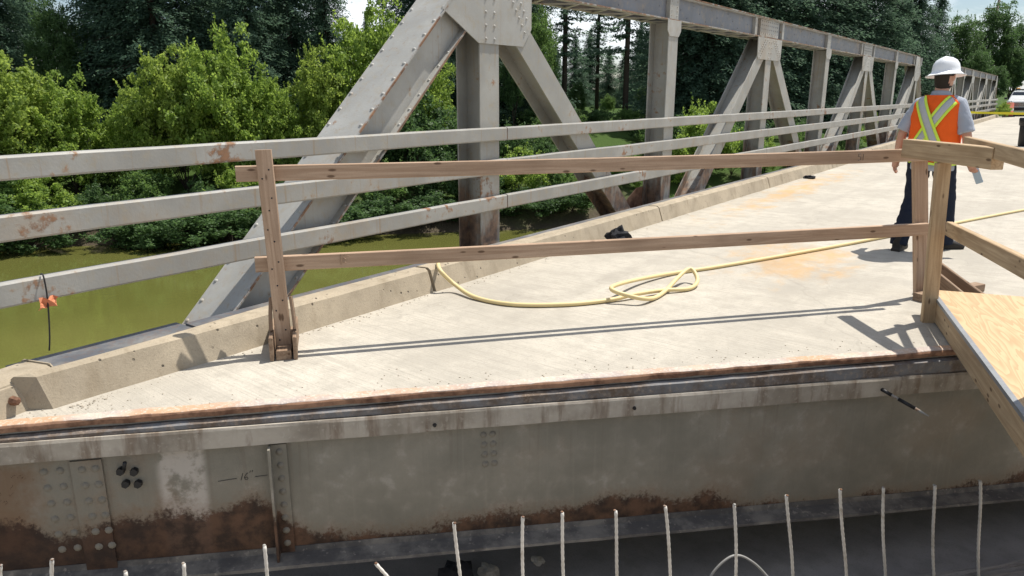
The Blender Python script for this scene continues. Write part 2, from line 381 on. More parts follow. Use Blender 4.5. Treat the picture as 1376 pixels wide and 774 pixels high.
# ------------------------------------------------------------------ curb
def curb_prof(): return
curbs = bpy.data.objects.new('curb', None); COL.objects.link(curbs); curbs.location = (-3.95, 1.4, 0); WM[curbs] = T(-3.95, 1.4, 0); curbs['kind'] = 'structure'
def curb_piece(y0, y1, skew0=0, skew1=0, name='curb_section', jit=.004, bend=None):
    n = max(2, int((y1-y0)/.22)); prof = [(-3.80, 0), (-3.855, .165), (-3.885, .182), (-4.0, .178), (-4.015, .165), (-4.02, 0)]
    bm = bmesh.new(); R0 = []
    for i in range(n+1):
        f = i/n; row = []
        for q, (x, z) in enumerate(prof):
            sk = skew0*(1-f)+skew1*f; y = y0+(y1-y0)*f-sk*(x+3.8)
            e = (jit*random.uniform(-1, 1)) if 0 < i < n else jit*.5*random.uniform(-1, 1)
            dx = (bend(y) if q < 3 else .075*smooth(2.9, 1.7, y)) if bend else 0
            dz = 0
            row.append(bm.verts.new((x+e+dx, y, z+(e*.8 if z > 0 else 0))))
        R0.append(row)
    for a, b in zip(R0, R0[1:]):
        for q in range(5): bm.faces.new((a[q], b[q], b[q+1], a[q+1]))
    bm.faces.new(R0[0]); bm.faces.new(R0[-1][::-1])
    me = mesh(name, bm); return obj(name, me, M['curb'], curbs, world=Matrix())
curb_piece(1.39, 4.155, skew0=-.55, bend=lambda y: -.05*smooth(2.6, 1.5, y)*0-.02*smooth(2.3, 1.4, y))
ys = [4.185]+[4.185+4.13*k for k in range(1, 15)]
for a, b in zip(ys, ys[1:]): curb_piece(a, b-.03)
# small separate block at the joint, turned, with a rusted anchor
bl = bpy.data.objects.new('curb_block', None)
bl = thing('curb_block', T(-3.97, 1.2, 0) @ RZ(R(14)), 'short concrete curb block with a rusted anchor beside the skewed curb end', 'curb')
bm = bmesh.new(); prism(bm, [(.10, -.02), (.06, .14), (.03, .165), (-.16, .16), (-.2, .13), (-.2, -.02)], -.28, .12)
bmesh.ops.transform(bm, matrix=RZ(-math.pi/2), verts=bm.verts)
bmesh.ops.bevel(bm, geom=bm.edges[:], offset=.008, segments=2, affect='EDGES')
obj('concrete_body', mesh('concrete_body', bm), M['curb'], bl)
V, Fc = tube_geo([(.02, 0, 0), (.05, 0, 0), (.062, 0, 0)], [.024, .022, .012], 7)
obj('anchor_bolt', mesh('anchor_bolt', (V, [], Fc)), M['rust'], bl, T(.065, .03, .075))
# dark steel ledge outside the curb
box('fascia_plate', (-4.15, 2.3, .0), (-4.024, 62, .152), M['dark_steel'], deck); box('fascia_plate', (-4.25, 1.36, .002), (-3.955, 2.296, .14), M['dark_steel'], deck)

_b = bmesh.new(); bmesh.ops.create_icosphere(_b, subdivisions=1, radius=1); SV = [v.co.copy() for v in _b.verts]; SF = [tuple(v.index for v in f.verts) for f in _b.faces]; _b.free()
GV, GF = [], []
def stone(x, y, r):
    m4 = T(x, y, r*.35) @ Matrix.Rotation(random.uniform(0, 6), 4, 'Z') @ Matrix.Diagonal((r*random.uniform(.7, 1.4), r, r*.7, 1)); o_ = len(GV)
    GV.extend(m4 @ (v*random.uniform(.8, 1.15)) for v in SV); GF.extend(tuple(i+o_ for i in f) for f in SF)
for i in range(330):
    y = 1.45+14*random.random()**2; stone(-3.79+abs(random.gauss(0, .05)), y, random.uniform(.003, .009)*(.45 if y < 2.2 else .8))
for i in range(14): stone(-3.78+abs(random.gauss(0, .06)), 1.45+abs(random.gauss(0, .10)), random.uniform(.004, .009))
for i in range(160):
    q = gp(random.uniform(-2.3, 3.0), .07+abs(random.gauss(0, .12))); stone(q.x, q.y, random.uniform(.002, .006))
tag(obj('loose_grit', mesh('loose_grit', (GV, [], GF)), m_plain('grit', (.40, .35, .28), .9, 0, .6, 9)), 'loose grey grit along the curb foot and deck end', 'grit', kind='stuff')

# ------------------------------------------------------------------ end girder
gd = thing('end_girder', GM @ T(0, 0, -1), 'long riveted steel floor beam with rust stains below the concrete deck edge', 'girder')
def gz(s, a, k): return 1+a-k*s
def gstrip(name, pts_at, s0, s1, n, mat, jit=0):
    bm = bmesh.new(); Rw = []
    for i in range(n+1):
        s = s0+(s1-s0)*i/n; Rw.append([bm.verts.new((s, y+random.uniform(-jit, jit), z+random.uniform(-jit, jit))) for y, z in pts_at(s)])
    k = len(Rw[0])
    for a, b in zip(Rw, Rw[1:]):
        for q in range(k): bm.faces.new((a[q], b[q], b[(q+1) % k], a[(q+1) % k]))
    bm.faces.new(Rw[0]); bm.faces.new(Rw[-1][::-1])
    return obj(name, mesh(name, bm), mat, gd)
g = G('girder_web'); o = g.obj(); x, y, z = g.xyz(o); z = g.ma('SUBTRACT', z, 1.0)
n1 = g.noise(o, 2.3, 6, .62); n2 = g.noise(o, 9, 6, .65); n3 = g.noise(o, 45, 4, .7); st = g.noise(g.map(o, (34, 1, .8)), 1, 5, .65)
col = g.mix(g.step(n1, .3, .7), (.20, .185, .15), (.285, .262, .215))
col = g.mix(g.mul(g.step(st, .54, .70), .16), col, (.33, .30, .25)); st2 = g.noise(g.map(o, (22, 1, .5), loc=(9, 0, 3)), 1, 5, .65); col = g.mix(g.mul(g.mul(g.step(st2, .56, .64), g.step(z, -.75, -.2)), .22), col, (.15, .11, .08))
col = g.mix(g.mul(g.mul(g.step(n2, .50, .66), g.step(n1, .42, .62)), .5), col, (.42, .385, .34))
col = g.mix(g.mul(g.step(g.noise(o, 1.1, 5, .7), .5, .66), .4), col, (.22, .17, .12))
left = g.step(x, -.9, -2.2)
col = g.mix(g.mul(g.mul(left, g.step(n1, .42, .6)), .8), col, (.17, .105, .06))
# white scaled strip
ws = g.mul(g.step(x, -1.62, -1.57), g.step(x, -1.36, -1.40)); ws = g.mul(ws, g.step(n2, .38, .55))
col = g.mix(g.mul(ws, .75), col, (.52, .47, .42))
# rust creeping up from the bottom flange: high at the left, thin to the right
top = g.add(-.765, g.mul(g.step(x, -.85, -1.15), .22)); top = g.add(top, g.mul(g.step(x, 0.6, 2.2), -.16))
lv = g.add(g.ma('SUBTRACT', top, z), g.mul(g.ma('SUBTRACT', n1, .5), .42)); lv = g.add(lv, g.mul(g.ma('SUBTRACT', n3, .5), .16))
rm = g.step(lv, -.025, .03); halo = g.step(lv, -.10, .0); col = g.mix(g.mul(halo, .35), col, (.20, .12, .07))
rust = g.mix(g.step(n2, .35, .65), (.03, .018, .014), (.13, .068, .04)); rust = g.mix(g.mul(left, .55), rust, (.022, .013, .012))
col = g.mix(g.mul(rm, .93), col, rust)
col = g.mix(g.mul(g.mul(g.step(g.vor(g.add2(o, n2), 11), .20, .12), left), g.mul(g.step(n1, .5, .6), .7)), col, (.05, .025, .016))
M['web'] = g.done(g.bsdf(col, .8, 0, g.bump(g.add(n3, g.mul(rm, n2)), .5, .006), spec=.25))
g = G('girder_angle'); o = g.obj(); st = g.noise(g.map(o, (10, 1, 1.5)), 1, 5, .65); n1 = g.noise(o, 3, 5); n3 = g.noise(o, 40, 3)
col = g.mix(g.step(n1, .35, .65), (.26, .225, .18), (.43, .385, .325)); col = g.mix(g.mul(g.step(st, .48, .66), .7), col, (.15, .10, .065)); col = g.mix(g.mul(g.step(g.noise(o, 1.2, 5, .7), .5, .62), .5), col, (.18, .15, .12)); col = g.mix(g.mul(g.step(n3, .55, .7), .3), col, (.5, .46, .4))
M['angle'] = g.done(g.bsdf(col, .8, 0, g.bump(g.add(n3, st), .4, .004), spec=.25))
g = G('girder_flange'); o = g.obj(); n1 = g.noise(o, 5, 6, .65); n3 = g.noise(o, 30, 4)
col = g.mix(g.step(n1, .4, .65), (.085, .08, .078), (.20, .185, .165)); col = g.mix(g.mul(g.step(n3, .6, .7), .5), col, (.35, .31, .27))
M['flange'] = g.done(g.bsdf(col, .75, 0, g.bump(n3, .5, .006)))
g = G('seat_steel'); o = g.pos(); n = g.noise(o, 4, 6, .7); n2 = g.noise(o, 30, 4, .7); c = g.mix(g.step(n, .38, .62), (.12, .085, .06), (.17, .17, .175)); c = g.mix(g.mul(g.step(n2, .5, .68), .6), c, (.30, .24, .19))
M['seat'] = g.done(g.bsdf(c, .75, 0, g.bump(n2, .6, .006), spec=.3))
SA, SB = -2.72, 9.2
gstrip('back_plate', lambda s: [(.05, .97), (.05, .8), (.07, .8), (.07, .97)], SA, SB, 4, M['seat'])
gstrip('seat_bar', lambda s: [(-.004, .955), (-.032, .945), (-.034, gz(s, -.092, .012)), (.05, gz(s, -.092, .012)), (.05, .955)], SA, SB, 60, M['seat'], .002)
gstrip('top_angle', lambda s: [(.03, gz(s, -.094, .012)), (-.045, gz(s, -.096, .012)), (-.05, gz(s, -.11, .012)), (-.046, gz(s, -.205, .014)), (-.034, gz(s, -.205, .014)), (.03, gz(s, -.115, .012))], SA, SB, 60, M['angle'], .0015)
gstrip('web', lambda s: [(.0, gz(s, -.12, .012)), (.0, gz(s, -.90, .036)), (.016, gz(s, -.90, .036)), (.016, gz(s, -.12, .012))], SA, SB, 60, M['web'])
gstrip('bottom_flange', lambda s: [(.17, gz(s, -.872, .036)), (-.005, gz(s, -.84, .036)), (-.012, gz(s, -.872, .036)), (-.115, gz(s, -.884, .036)), (-.118, gz(s, -.90, .036)), (.17, gz(s, -.90, .036))], SA, SB, 60, M['flange'], .002)
# angle stiffener with its row of rivets
def stiff(s):
    box('stiffener', (s, -.016, 1-.83), (s+.085, -.001, 1-.21), M['web'], gd)
    st = box('stiffener', (s, -.085, 1-.84), (s+.012, -.016, 1-.205), M['web'], gd)
RVW = rivet_mesh(m_plain('rivet_paint', (.20, .18, .145), .7, 0, .4, 8, .2), .0195)
def grivet(s, z, y=0):
    obj('rivet', RVW, None, gd, T(s, y, z) @ Matrix.Rotation(math.pi/2, 4, 'X'))
stiff(-1.065)
for k in range(8): grivet(-1.015, 1-.25-.075*k, -.016)
box('cover_plate', (-1.98, -.012, 1-.83), (-1.84, -.001, 1-.205), M['web'], gd)
for s0, y in ((-2.10, 0), (-2.03, 0), (-1.93, -.012), (-1.87, -.012)):
    for k in range(6): grivet(s0+.004*k, 1-.25-.085*k, y)
for s0 in (.035, .085):
    for k in range(4): grivet(s0+.003*k, 1-.27-.058*k)
# pair of black bolts with nuts (left), plugged holes
bm = bmesh.new(); bmesh.ops.create_cone(bm, cap_ends=True, segments=6, radius1=.019, radius2=.019, depth=.03); NUT = mesh('nut', bm); NUT.materials.append(M['black'])
for s, z in ((-1.76, -.275), (-1.70, -.285), (-1.745, -.345), (-1.69, -.352)):
    obj('nut', NUT, None, gd, T(s, -.016, 1+z) @ Matrix.Rotation(math.pi/2+random.uniform(-.1, .1), 4, 'X'))
tube('loose_bolt', [(-1.74, -.03, 1-.26), (-1.725, -.05, 1-.215)], .009, M['black'], gd)
HOLE = mesh('plug', (lambda b: (bmesh.ops.create_cone(b, cap_ends=True, segments=9, radius1=.011, radius2=.009, depth=.012), b)[1])(bmesh.new())); HOLE.materials.append(M['black'])
for s, z in ((-.23, -.165), (.87, -.17)): obj('hole_plug', HOLE, None, gd, T(s, -.052, 1+z) @ Matrix.Rotation(math.pi/2, 4, 'X'))
# hand-written size on the web:  — 16" —
def strokes(name, lines, r, mat, parent, y=-.002):
    bm = bmesh.new()
    for ln in lines:
        V, Fc = tube_geo([(p[0], y, p[1]) for p in ln], r, 4); vs_ = [bm.verts.new(v) for v in V]
        for f in Fc: bm.faces.new([vs_[i] for i in f])
    return tag(obj(name, mesh(name, bm), mat, parent), kind='stuff')
x0, z0 = -1.215, 1-.385
dig6 = [(.036, .028), (.024, .016), (.018, .004), (.020, -.008), (.030, -.010), (.035, -.002), (.030, .005), (.020, .0)]
strokes('written_mark', [[(x0-.11, z0-.004), (x0-.06, z0), (x0-.02, z0+.002)], [(x0, z0-.01), (x0+.012, z0+.028)], [(x0+a, z0+b) for a, b in dig6],
        [(x0+.045, z0+.028), (x0+.05, z0+.038)], [(x0+.056, z0+.03), (x0+.061, z0+.04)], [(x0+.07, z0+.002), (x0+.13, z0+.004)]], .0015, M['black'], gd)
# drift pin standing out of the flange at the right
pn = thing('drift_pin', GM @ T(2.42, -.05, -.20), 'black and white pin sticking out of the girder near the plywood ramp', 'pin')
tube('handle', [(0, .02, .01), (.035, -.05, -.012)], .011, M['black'], pn)
tube('band', [(.035, -.05, -.012), (.055, -.085, -.024)], .008, M['steel_up'], pn)
tube('grip', [(.055, -.085, -.024), (.10, -.17, -.05)], .011, M['black'], pn)
tube('tip', [(.10, -.17, -.05), (.135, -.24, -.07)], [.009, .005], M['steel_up'], pn)

# ------------------------------------------------------------------ abutment, pit, rebars
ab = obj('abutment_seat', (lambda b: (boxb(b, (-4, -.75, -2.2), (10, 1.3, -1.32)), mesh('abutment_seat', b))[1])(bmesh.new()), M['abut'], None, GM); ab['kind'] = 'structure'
ap = obj('approach_slab', (lambda b: (boxb(b, (-6, -9, -.3), (12, -2.05, -.02)), mesh('approach_slab', b))[1])(bmesh.new()), M['approach'], None, GM); ap['kind'] = 'structure'
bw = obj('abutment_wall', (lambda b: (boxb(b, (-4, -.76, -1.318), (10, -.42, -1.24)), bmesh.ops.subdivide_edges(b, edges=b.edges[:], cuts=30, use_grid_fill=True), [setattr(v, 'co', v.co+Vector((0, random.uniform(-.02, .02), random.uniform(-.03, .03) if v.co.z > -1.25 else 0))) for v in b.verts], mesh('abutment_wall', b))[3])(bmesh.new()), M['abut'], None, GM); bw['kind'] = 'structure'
TOPS = [(70, 752, 70), (168, 768, 169), (246, 757, 247), (355, 733, 358), (505, 757, 520), (611, 703, 618), (703, 695, 703), (755, 688, 758), (826, 686, 830), (893, 680, 901), (987, 678, 988), (1058, 666, 1064), (1130, 658, 1136), (1187, 655, 1189), (1255, 652, 1255), (1316, 646, 1316), (1, 760, 1)]
order = ['leftmost', 'second from left', 'third from left', 'fourth from left', 'fifth from left, leaning left', 'sixth from left', 'seventh from left', 'eighth from left', 'ninth from left', 'tenth from left',
         'seventh from right', 'sixth from right', 'bent, fifth from right', 'fourth from right', 'third from right', 'second from right', 'rightmost']
for k, (px, py, pb) in enumerate(sorted(TOPS)):
    def onplane(x, y, off):
        d = ray(x, y); q = gp(0, off); t = ((q.x)*ND.x+q.y*ND.y)/(d.x*ND.x+d.y*ND.y); return Vector((d.x*t, d.y*t, EYE+d.z*t))
    tp = onplane(px, py, -.5); lo = onplane(pb, 774 if py < 770 else 790, -.5)
    dr = (lo-tp).normalized(); L = (tp.z+1.27)/max(.2, -dr.z); base = tp+dr*L
    if L > 2: base = Vector((lo.x, lo.y, -1.27))
    rt = thing('rebar_dowel', T(base.x, base.y, base.z), 'steel rebar dowel in front of the girder, %s of the row' % order[k], 'rebar', 'rebar dowels standing along the abutment')
    n = 46; pts = []; rad = []
    for i in range(n):
        f = i/(n-1); p = (tp-base)*f + Vector((0.006*math.sin(k+f*5), 0, 0)); pts.append(p); rad.append(.0075 if i % 2 else .0092)
    tube('ribbed_bar', pts, rad, M['rebar'], rt, 7)
    tube('cut_end', [(tp-base)*1.0, (tp-base)*1.0+Vector((0, 0, .004))], [.0088, .006], M['steel_up'], rt, 7)
# grey conduit loop, black debris on the seat
c0 = gp(1.42, -.28, -.93)
cd = thing('conduit_loop', T(c0.x, c0.y, -1.24), 'thin grey plastic conduit bent in an arch behind the dowels', 'conduit')
arc = crom([gp(1.24, -.3, -1.25)-WM[cd].translation, gp(1.28, -.3, -1.10)-WM[cd].translation, gp(1.40, -.3, -1.005)-WM[cd].translation, gp(1.53, -.3, -1.07)-WM[cd].translation, gp(1.68, -.3, -1.24)-WM[cd].translation], 8)
tube('grey_tube', arc, .007, m_plain('grey_pvc', (.30, .30, .29), .5), cd)
def crumple(name, loc, sx, sy, sz, mat, label, cat, seed, amp=.35):
    r = random.Random(seed); bm = bmesh.new(); bmesh.ops.create_icosphere(bm, subdivisions=3, radius=1)
    from mathutils import noise as nz
    for v in bm.verts:
        d = 1+amp*nz.noise(v.co*1.7+Vector((seed, 0, 0)))*1.6+amp*.5*nz.noise(v.co*4.3+Vector((0, seed, 0))); v.co = v.co*d
        v.co = Vector((v.co.x*sx, v.co.y*sy, max(0, v.co.z*.8+.4)*sz))
    o = obj(name, mesh(name, bm), mat, None, T(*loc)); return tag(o, label, cat)
p = gp(-.12, .12, -1.32); crumple('black_rag', p, .13, .10, .16, M['blackcloth'], 'black bristly rag lying under the girder flange', 'rag', 3)
for k, (s, y, r) in enumerate(((.1, .25, .07), (-.05, .3, .05), (.42, .3, .045), (1.0, .5, .05))):
    p = gp(s, y, -1.32); crumple('concrete_rubble', p, r, r*.8, r*.7, M['approach'], ['larger pale chunk of rubble beside the rag under the girder', 'small rubble chunk close behind the rag under the girder', 'small pale rubble chunk between the dowels under the girder', 'lone rubble chunk deep under the girder'][k], 'rubble', 20+k, .25)

# ------------------------------------------------------------------ truss
def hsec(name, A, B, fw, dp, mat, parent, ft=.014, wt=.012):
    """rolled H member in the truss plane; flanges face the road, dp deep in x (local frame x=0 is road face)"""
    A = Vector((0, A[0], A[1])); B = Vector((0, B[0], B[1])); d = (B-A).normalized(); n = Vector((0, -d.z, d.y)); bm = bmesh.new()
    def slab(x0, x1, w0, w1):
        vs_ = []
        for P in (A, B):
            for x, w_ in ((x0, w0), (x1, w0), (x1, w1), (x0, w1)): vs_.append(bm.verts.new(P+n*w_+Vector((x, 0, 0))))
        for f in ((0, 1, 2, 3), (7, 6, 5, 4), (0, 4, 5, 1), (1, 5, 6, 2), (2, 6, 7, 3), (3, 7, 4, 0)): bm.faces.new([vs_[i] for i in f])
    slab(-ft, 0, -fw/2, fw/2); slab(-dp, -dp+ft, -fw/2, fw/2); slab(-dp+ft+.0005, -ft-.0005, -wt/2, wt/2)
    return obj(name, mesh(name, bm), mat, parent)
ZB, ZT, BC = 2.405, 2.715, -.95
PAN = 3.82
def truss(y0, label, npan=8, detail=True, name='bridge_truss'):
    t = thing(name, T(-4.20, y0, 0), label, 'truss', None)
    ap_ = [PAN*k for k in range(npan+1)]
    st, su = M['steel'], M['steel_up']
    # built-up chord and end posts: cover plate, two channels with flanges turned out, lacing below
    def builtup(nm, A, B, h, rivet_sep, first):
        """A,B: (y,z) of the TOP edge line; section hangs h below, perpendicular"""
        A3 = Vector((0, *A)); B3 = Vector((0, *B)); d = (B3-A3).normalized(); n = Vector((0, d.z, -d.y))   # n points down/inward
        L = (B3-A3).length
        def slab(nm_, u0, u1, x0, x1, s0, s1, mat, par, bev=0):
            bm = bmesh.new(); vs_ = []
            for s_ in (s0, s1):
                for x, u in ((x0, u0), (x1, u0), (x1, u1), (x0, u1)): vs_.append(bm.verts.new(A3+d*s_+n*u+Vector((x, 0, 0))))
            for f in ((0, 1, 2, 3), (7, 6, 5, 4), (0, 4, 5, 1), (1, 5, 6, 2), (2, 6, 7, 3), (3, 7, 4, 0)): bm.faces.new([vs_[i] for i in f])
            return obj(nm_, mesh(nm_, bm), mat, par)
        cov = slab(nm, 0, .013, -.405, .015, 0, L, su, t)
        for xw, xf0, xf1 in ((-.072, -.0715, .0), (-.33, -.397, -.3305)):
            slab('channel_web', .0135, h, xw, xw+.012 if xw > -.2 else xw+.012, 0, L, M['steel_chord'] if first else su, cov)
            a0 = -.0595 if xw > -.2 else -.397; a1 = .008 if xw > -.2 else -.3305
            slab('channel_flange', .0135, .028, a0, a1-.012, 0, L, su, cov)
            slab('channel_flange', h-.016, h, a0, a1, 0, L, su, cov)
        # rivets along the cover plate edges and lower flange
        if rivet_sep:
            me = rivet_mesh(su, .0175); q = (-n).to_track_quat('Z', 'Y').to_matrix().to_4x4()
            if rivet_sep == 1:
                k = 0
                while .1+k*.165 < L-.1:
                    for x in (-.375, -.02): obj('rivet', me, None, cov, T(*(A3+d*(.1+k*.165)+Vector((x, 0, 0)))) @ q)
                    k += 1
                sp = [A3+d*(.06+k*.165)+n*(h-.016)+Vector((-.025, 0, 0)) for k in range(int((L-.1)/.165))]
                rivets_joined('flange_rivets', sp, -n, .014, su, cov)
                sp = [A3+d*(L-.62+.085*k)+n*(.09+.085*j)+Vector((-.0595, 0, 0)) for k in range(7) for j in range(2)]
                rivets_joined('web_rivets', sp, (1, 0, 0), .015, su, cov)
            else:
                sp = [A3+d*(.1+.2*k)+n*(-.0)+Vector((x, 0, 0)) for k in range(int(L/.2)) for x in (-.38, -.015)]
                rivets_joined('plate_rivets', sp, -n, .013, su, cov)
                sp = [A3+d*(.15+.21*k)+n*(.07+(h-.14)*((k*7) % 3)/2)+Vector((-.0595, 0, 0)) for k in range(int(L/.21))]
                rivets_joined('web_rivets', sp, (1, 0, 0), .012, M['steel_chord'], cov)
        return cov, A3, d, n, L
    ye = ap_[1]-.02; sl_ = (ZT-BC)/(PAN)
    e1, A3, d, n, L = builtup('end_post', (ap_[0]-.06, BC), (ye, ZT), .30, 1 if detail else 0, False)
    e2, *_ = builtup('end_post', (ap_[-2]+.02, ZT), (ap_[-1]-.05, BC), .30, 0, False)
    ch, A3, d, n, L = builtup('top_chord', (ye+.01, ZT), (ap_[-2]+.01, ZT), ZT-ZB, 2 if detail else 0, True)
    # single lacing bars under the chord
    bm = bmesh.new(); boxb(bm, (-.21, -.022, -.005), (.21, .022, .005)); LB = mesh('lacing_bar', bm); LB.materials.append(su)
    k = 0; y = ap_[1]+.45; step = .30 if detail else .6
    while y < ap_[-2]-.4:
        obj('lacing_bar', LB, None, t, T(-.195, y, ZB-.008) @ RZ(R(38 if k % 2 else -38))); y += step; k += 1
    box('bottom_chord', (-.39, ap_[0]-.1, BC-.33), (-.0, ap_[-1]+.1, BC-.02), st, t)
    # verticals and diagonals
    for k in range(1, npan):
        apex = (k % 2 == 1)
        hsec('vertical_post', (ap_[k], BC), (ap_[k], ZB-.02 if not apex else ZB-.02), .275, .27, st, t)
        if k < npan-1:
            up = (k % 2 == 0)
            a = (ap_[k], BC+.05 if up else ZB+.05); b = (ap_[k+1], ZB+.05 if up else BC+.05)
            dd = Vector((0, b[0]-a[0], b[1]-a[1])).normalized(); sh = .12
            a2 = (a[0]+dd.y*.12, a[1]+dd.z*.12); b2 = (b[0]-dd.y*.12, b[1]-dd.z*.12)
            dg = hsec('diagonal', a2, b2, .25, .27, st, t)
    # gussets
    for k in range(1, npan):
        y = ap_[k]; bm = bmesh.new()
        if k % 2 == 1:
            if k == 1: pl = [(y-.62, 2.17), (y-.16, 1.93), (y+.50, 1.93), (y+.63, 2.09), (y+.63, ZT-.03), (y-.10, ZT-.03)]
            elif k == npan-1: pl = [(y-.6, ZT-.03), (y-.6, 2.09), (y-.48, 1.93), (y+.16, 1.93), (y+.6, 2.17), (y+.10, ZT-.03)]
            else:
                pl = [(y-.62, ZB-.003), (y-.60, 2.10), (y-.56, 2.06), (y+.56, 2.06), (y+.60, 2.10), (y+.62, ZB-.003)]
                spl = box('splice_plate', (-.0585, y-.47, ZB+.017), (-.02, y+.47, ZT-.03), su, t)
                if detail: rivets_joined('splice_rivets', [(-.02, y-.40+.1*j, ZB+.07+.06*i_) for j in range(9) for i_ in range(4)], (1, 0, 0), .013, M['steel_chord'], spl)
            prism(bm, pl, .0015, .013)
            gp_ = obj('gusset_plate', mesh('gusset_plate', bm), M['gusset'], t)
            if detail:
                sp = []
                zt = 2.64
                for sg in (-1, 1):
                    if k == 1 and sg == -1: continue
                    for j in range(9):
                        for o_ in (0, .12): sp.append((.013, y+sg*(.16+o_+.045*j), 2.55-.062*j if k == 1 else 2.37-.036*j))
                for j in range(6):
                    for xx in (-.06, .06): sp.append((.013, y+xx, 2.0+.085*j if k > 1 else 1.97+.11*j))
                sp = [s_ for s_ in sp if s_[2] < 2.67 and abs(s_[1]-y) < .58 and s_[2] > (1.95 if k in (1, npan-1) else 2.08) and (s_[2] < 2.39 or k in (1, npan-1))]
                rivets_joined('gusset_rivets', sp, (1, 0, 0), .0155, M['gusset'], gp_)
                if k > 1:
                    for sg in (-1, 1): box('splice_angle', (-.058, y+sg*.70-.05, ZB+.02), (-.01, y+sg*.70+.05, ZT-.03), su, t)
        else:
            bx = box('splice_plate', (-.0585, y-.13, ZB+.017), (-.004, y+.13, ZT-.03), su, t)
            prism(bm, [(y-.2, ZB+.005), (y-.2, ZB-.12), (y-.137, ZB-.19), (y+.137, ZB-.19), (y+.2, ZB-.12), (y+.2, ZB+.005)], .0015, .010)
            gp_ = obj('gusset_plate', mesh('gusset_plate', bm), M['gusset'], t)
            if detail:
                rivets_joined('splice_rivets', [(-.004, y+a, ZB+.06+.055*j) for a in (-.08, .08) for j in range(4)], (1, 0, 0), .012, su, bx)
    # lower gussets, rusted top corners showing behind the railing
    for k in range(0, npan+1):
        y = ap_[k]
        if k % 2 == 0 and 0 < k < npan:
            bm = bmesh.new(); prism(bm, [(y-.95, BC-.2), (y-.95, -.45), (y-.55, .18), (y-.3, .30), (y+.3, .30), (y+.55, .18), (y+.95, -.45), (y+.95, BC-.2)], -.285, -.272)
            obj('gusset_plate', mesh('gusset_plate', bm), M['rust'], t)
    return t
truss(1.58, 'near grey riveted steel half-through truss with sloping end post behind the railing')
truss(34.3, 'far grey steel truss of the next span, seen past the hard hat', 8, False)
# rusty torn angle clips on the near diagonal
# ------------------------------------------------------------------ steel railing
rl = thing('bridge_railing', T(-4.15, 1.5, 0), 'three-rail grey steel railing with rust spots along the truss', 'railing')
def rail(y0, y1, z0, z1, dx=0):
    n = max(2, int((y1-y0)/.4)); prof = [(0, z0+.012), (.0, z1-.012), (-.008, z1-.002), (-.045, z1), (-.05, z1-.01), (-.05, z0+.01), (-.045, z0), (-.008, z0+.002)]
    V = []; Fc = []
    for i in range(n+1):
        y = y0+(y1-y0)*i/n; e = random.uniform(-.0015, .0015)
        for x, z in prof: V.append((x+e+dx, y-1.5, z+e*1.5))
    for i in range(n):
        for k in range(8): Fc.append((i*8+k, (i+1)*8+k, (i+1)*8+(k+1) % 8, i*8+(k+1) % 8))
    Fc.append(tuple(range(8))); Fc.append(tuple(n*8+k for k in range(8))[::-1])
    return obj('rail', mesh('rail', (V, [], Fc)), M['rail'], rl)
js = [-.6, 5.6, 13.2, 20.85, 28.5, 36.1, 43.8, 51.4, 59, 64]
for z0, z1 in ((1.09, 1.212), (.79, .925), (.46, .59)):
    for a, b in zip(js, js[1:]):
        rail(a+.006, b-.006, z0, z1)
        V = [(-.004, b-.10-1.5, z0+.014), (-.046, b-.10-1.5, z0+.014), (-.046, b+.10-1.5, z0+.014), (-.004, b+.10-1.5, z0+.014), (-.004, b-.10-1.5, z1-.014), (-.046, b-.10-1.5, z1-.014), (-.046, b+.10-1.5, z1-.014), (-.004, b+.10-1.5, z1-.014)]
        obj('splice_sleeve', mesh('splice_sleeve', (V, [], [(0, 1, 2, 3), (4, 5, 6, 7), (0, 1, 5, 4), (1, 2, 6, 5), (2, 3, 7, 6), (3, 0, 4, 7)])), M['rust'], rl)
# posts for the railing where there is no truss at the span ends
# zip tie with a torn orange tag on the lowest rail
zt = thing('zip_tie', T(-4.14, 1.56, .46), 'black zip tie with torn orange tag on the lowest rail', 'zip tie')
tube('loop', crom([(-.02, 0, .142), (.008, 0, .14), (.012, .002, .07), (.012, .0, .0)], 5), .0042, M['black'], zt, 6)
tube('tail', crom([(.012, 0, .0), (.016, -.01, -.1), (.012, -.02, -.2), (.01, -.03, -.26)], 5), .0042, M['black'], zt, 6)
bm = bmesh.new(); bmesh.ops.create_grid(bm, x_segments=5, y_segments=3, size=.5)
for v in bm.verts: v.co = Vector((.016+.012*math.sin(v.co.x*9+v.co.y*5), v.co.x*.085+.012*v.co.y, v.co.y*.05-.005+random.uniform(-.008, .008)))
om = bmesh.ops.solidify(bm, geom=bm.faces[:], thickness=.002)
obj('torn_tag', mesh('torn_tag', bm), m_plain('orange_tag', (.55, .20, .10), .8, 0, .3, 60), zt)

# ------------------------------------------------------------------ timber barrier
bar0 = Vector((-3.60, 2.60, 0)); bdir = Vector((.632, .775, 0)).normalized(); bth = math.atan2(bdir.y, bdir.x)
br = thing('timber_barrier', T(*bar0) @ RZ(bth), 'long weathered timber barrier with two rails across the deck', 'barrier')
LB_ = 4.62
wo = M['wood_old']
timber('post', (.0, -.03, .02), (-.03, .0, 1.20), .089, .038, wo, br, up=(1, 0, 0))
timber('rail', (-.19, .045, 1.065), (LB_, .02, 1.085), .089, .038, wo, br, wob=.012)
timber('rail', (-.13, .045, .54), (LB_-.03, .02, .535), .089, .038, wo, br, wob=.012)
timber('base_block', (.0, -.16, .03), (.0, .30, .03), .06, .085, M['wood_dark'], br)
for sx in (-1, 1):
    b_ = timber('base_board', (sx*.066, -.17, .07), (sx*.066, .25, .07), .14, .022, M['wood_dark'], br)
    timber('base_brace', (sx*.066+sx*.003, -.03, .15), (sx*.056, .005, .34), .06, .02, M['wood_dark'], br, up=(0, 1, 0))
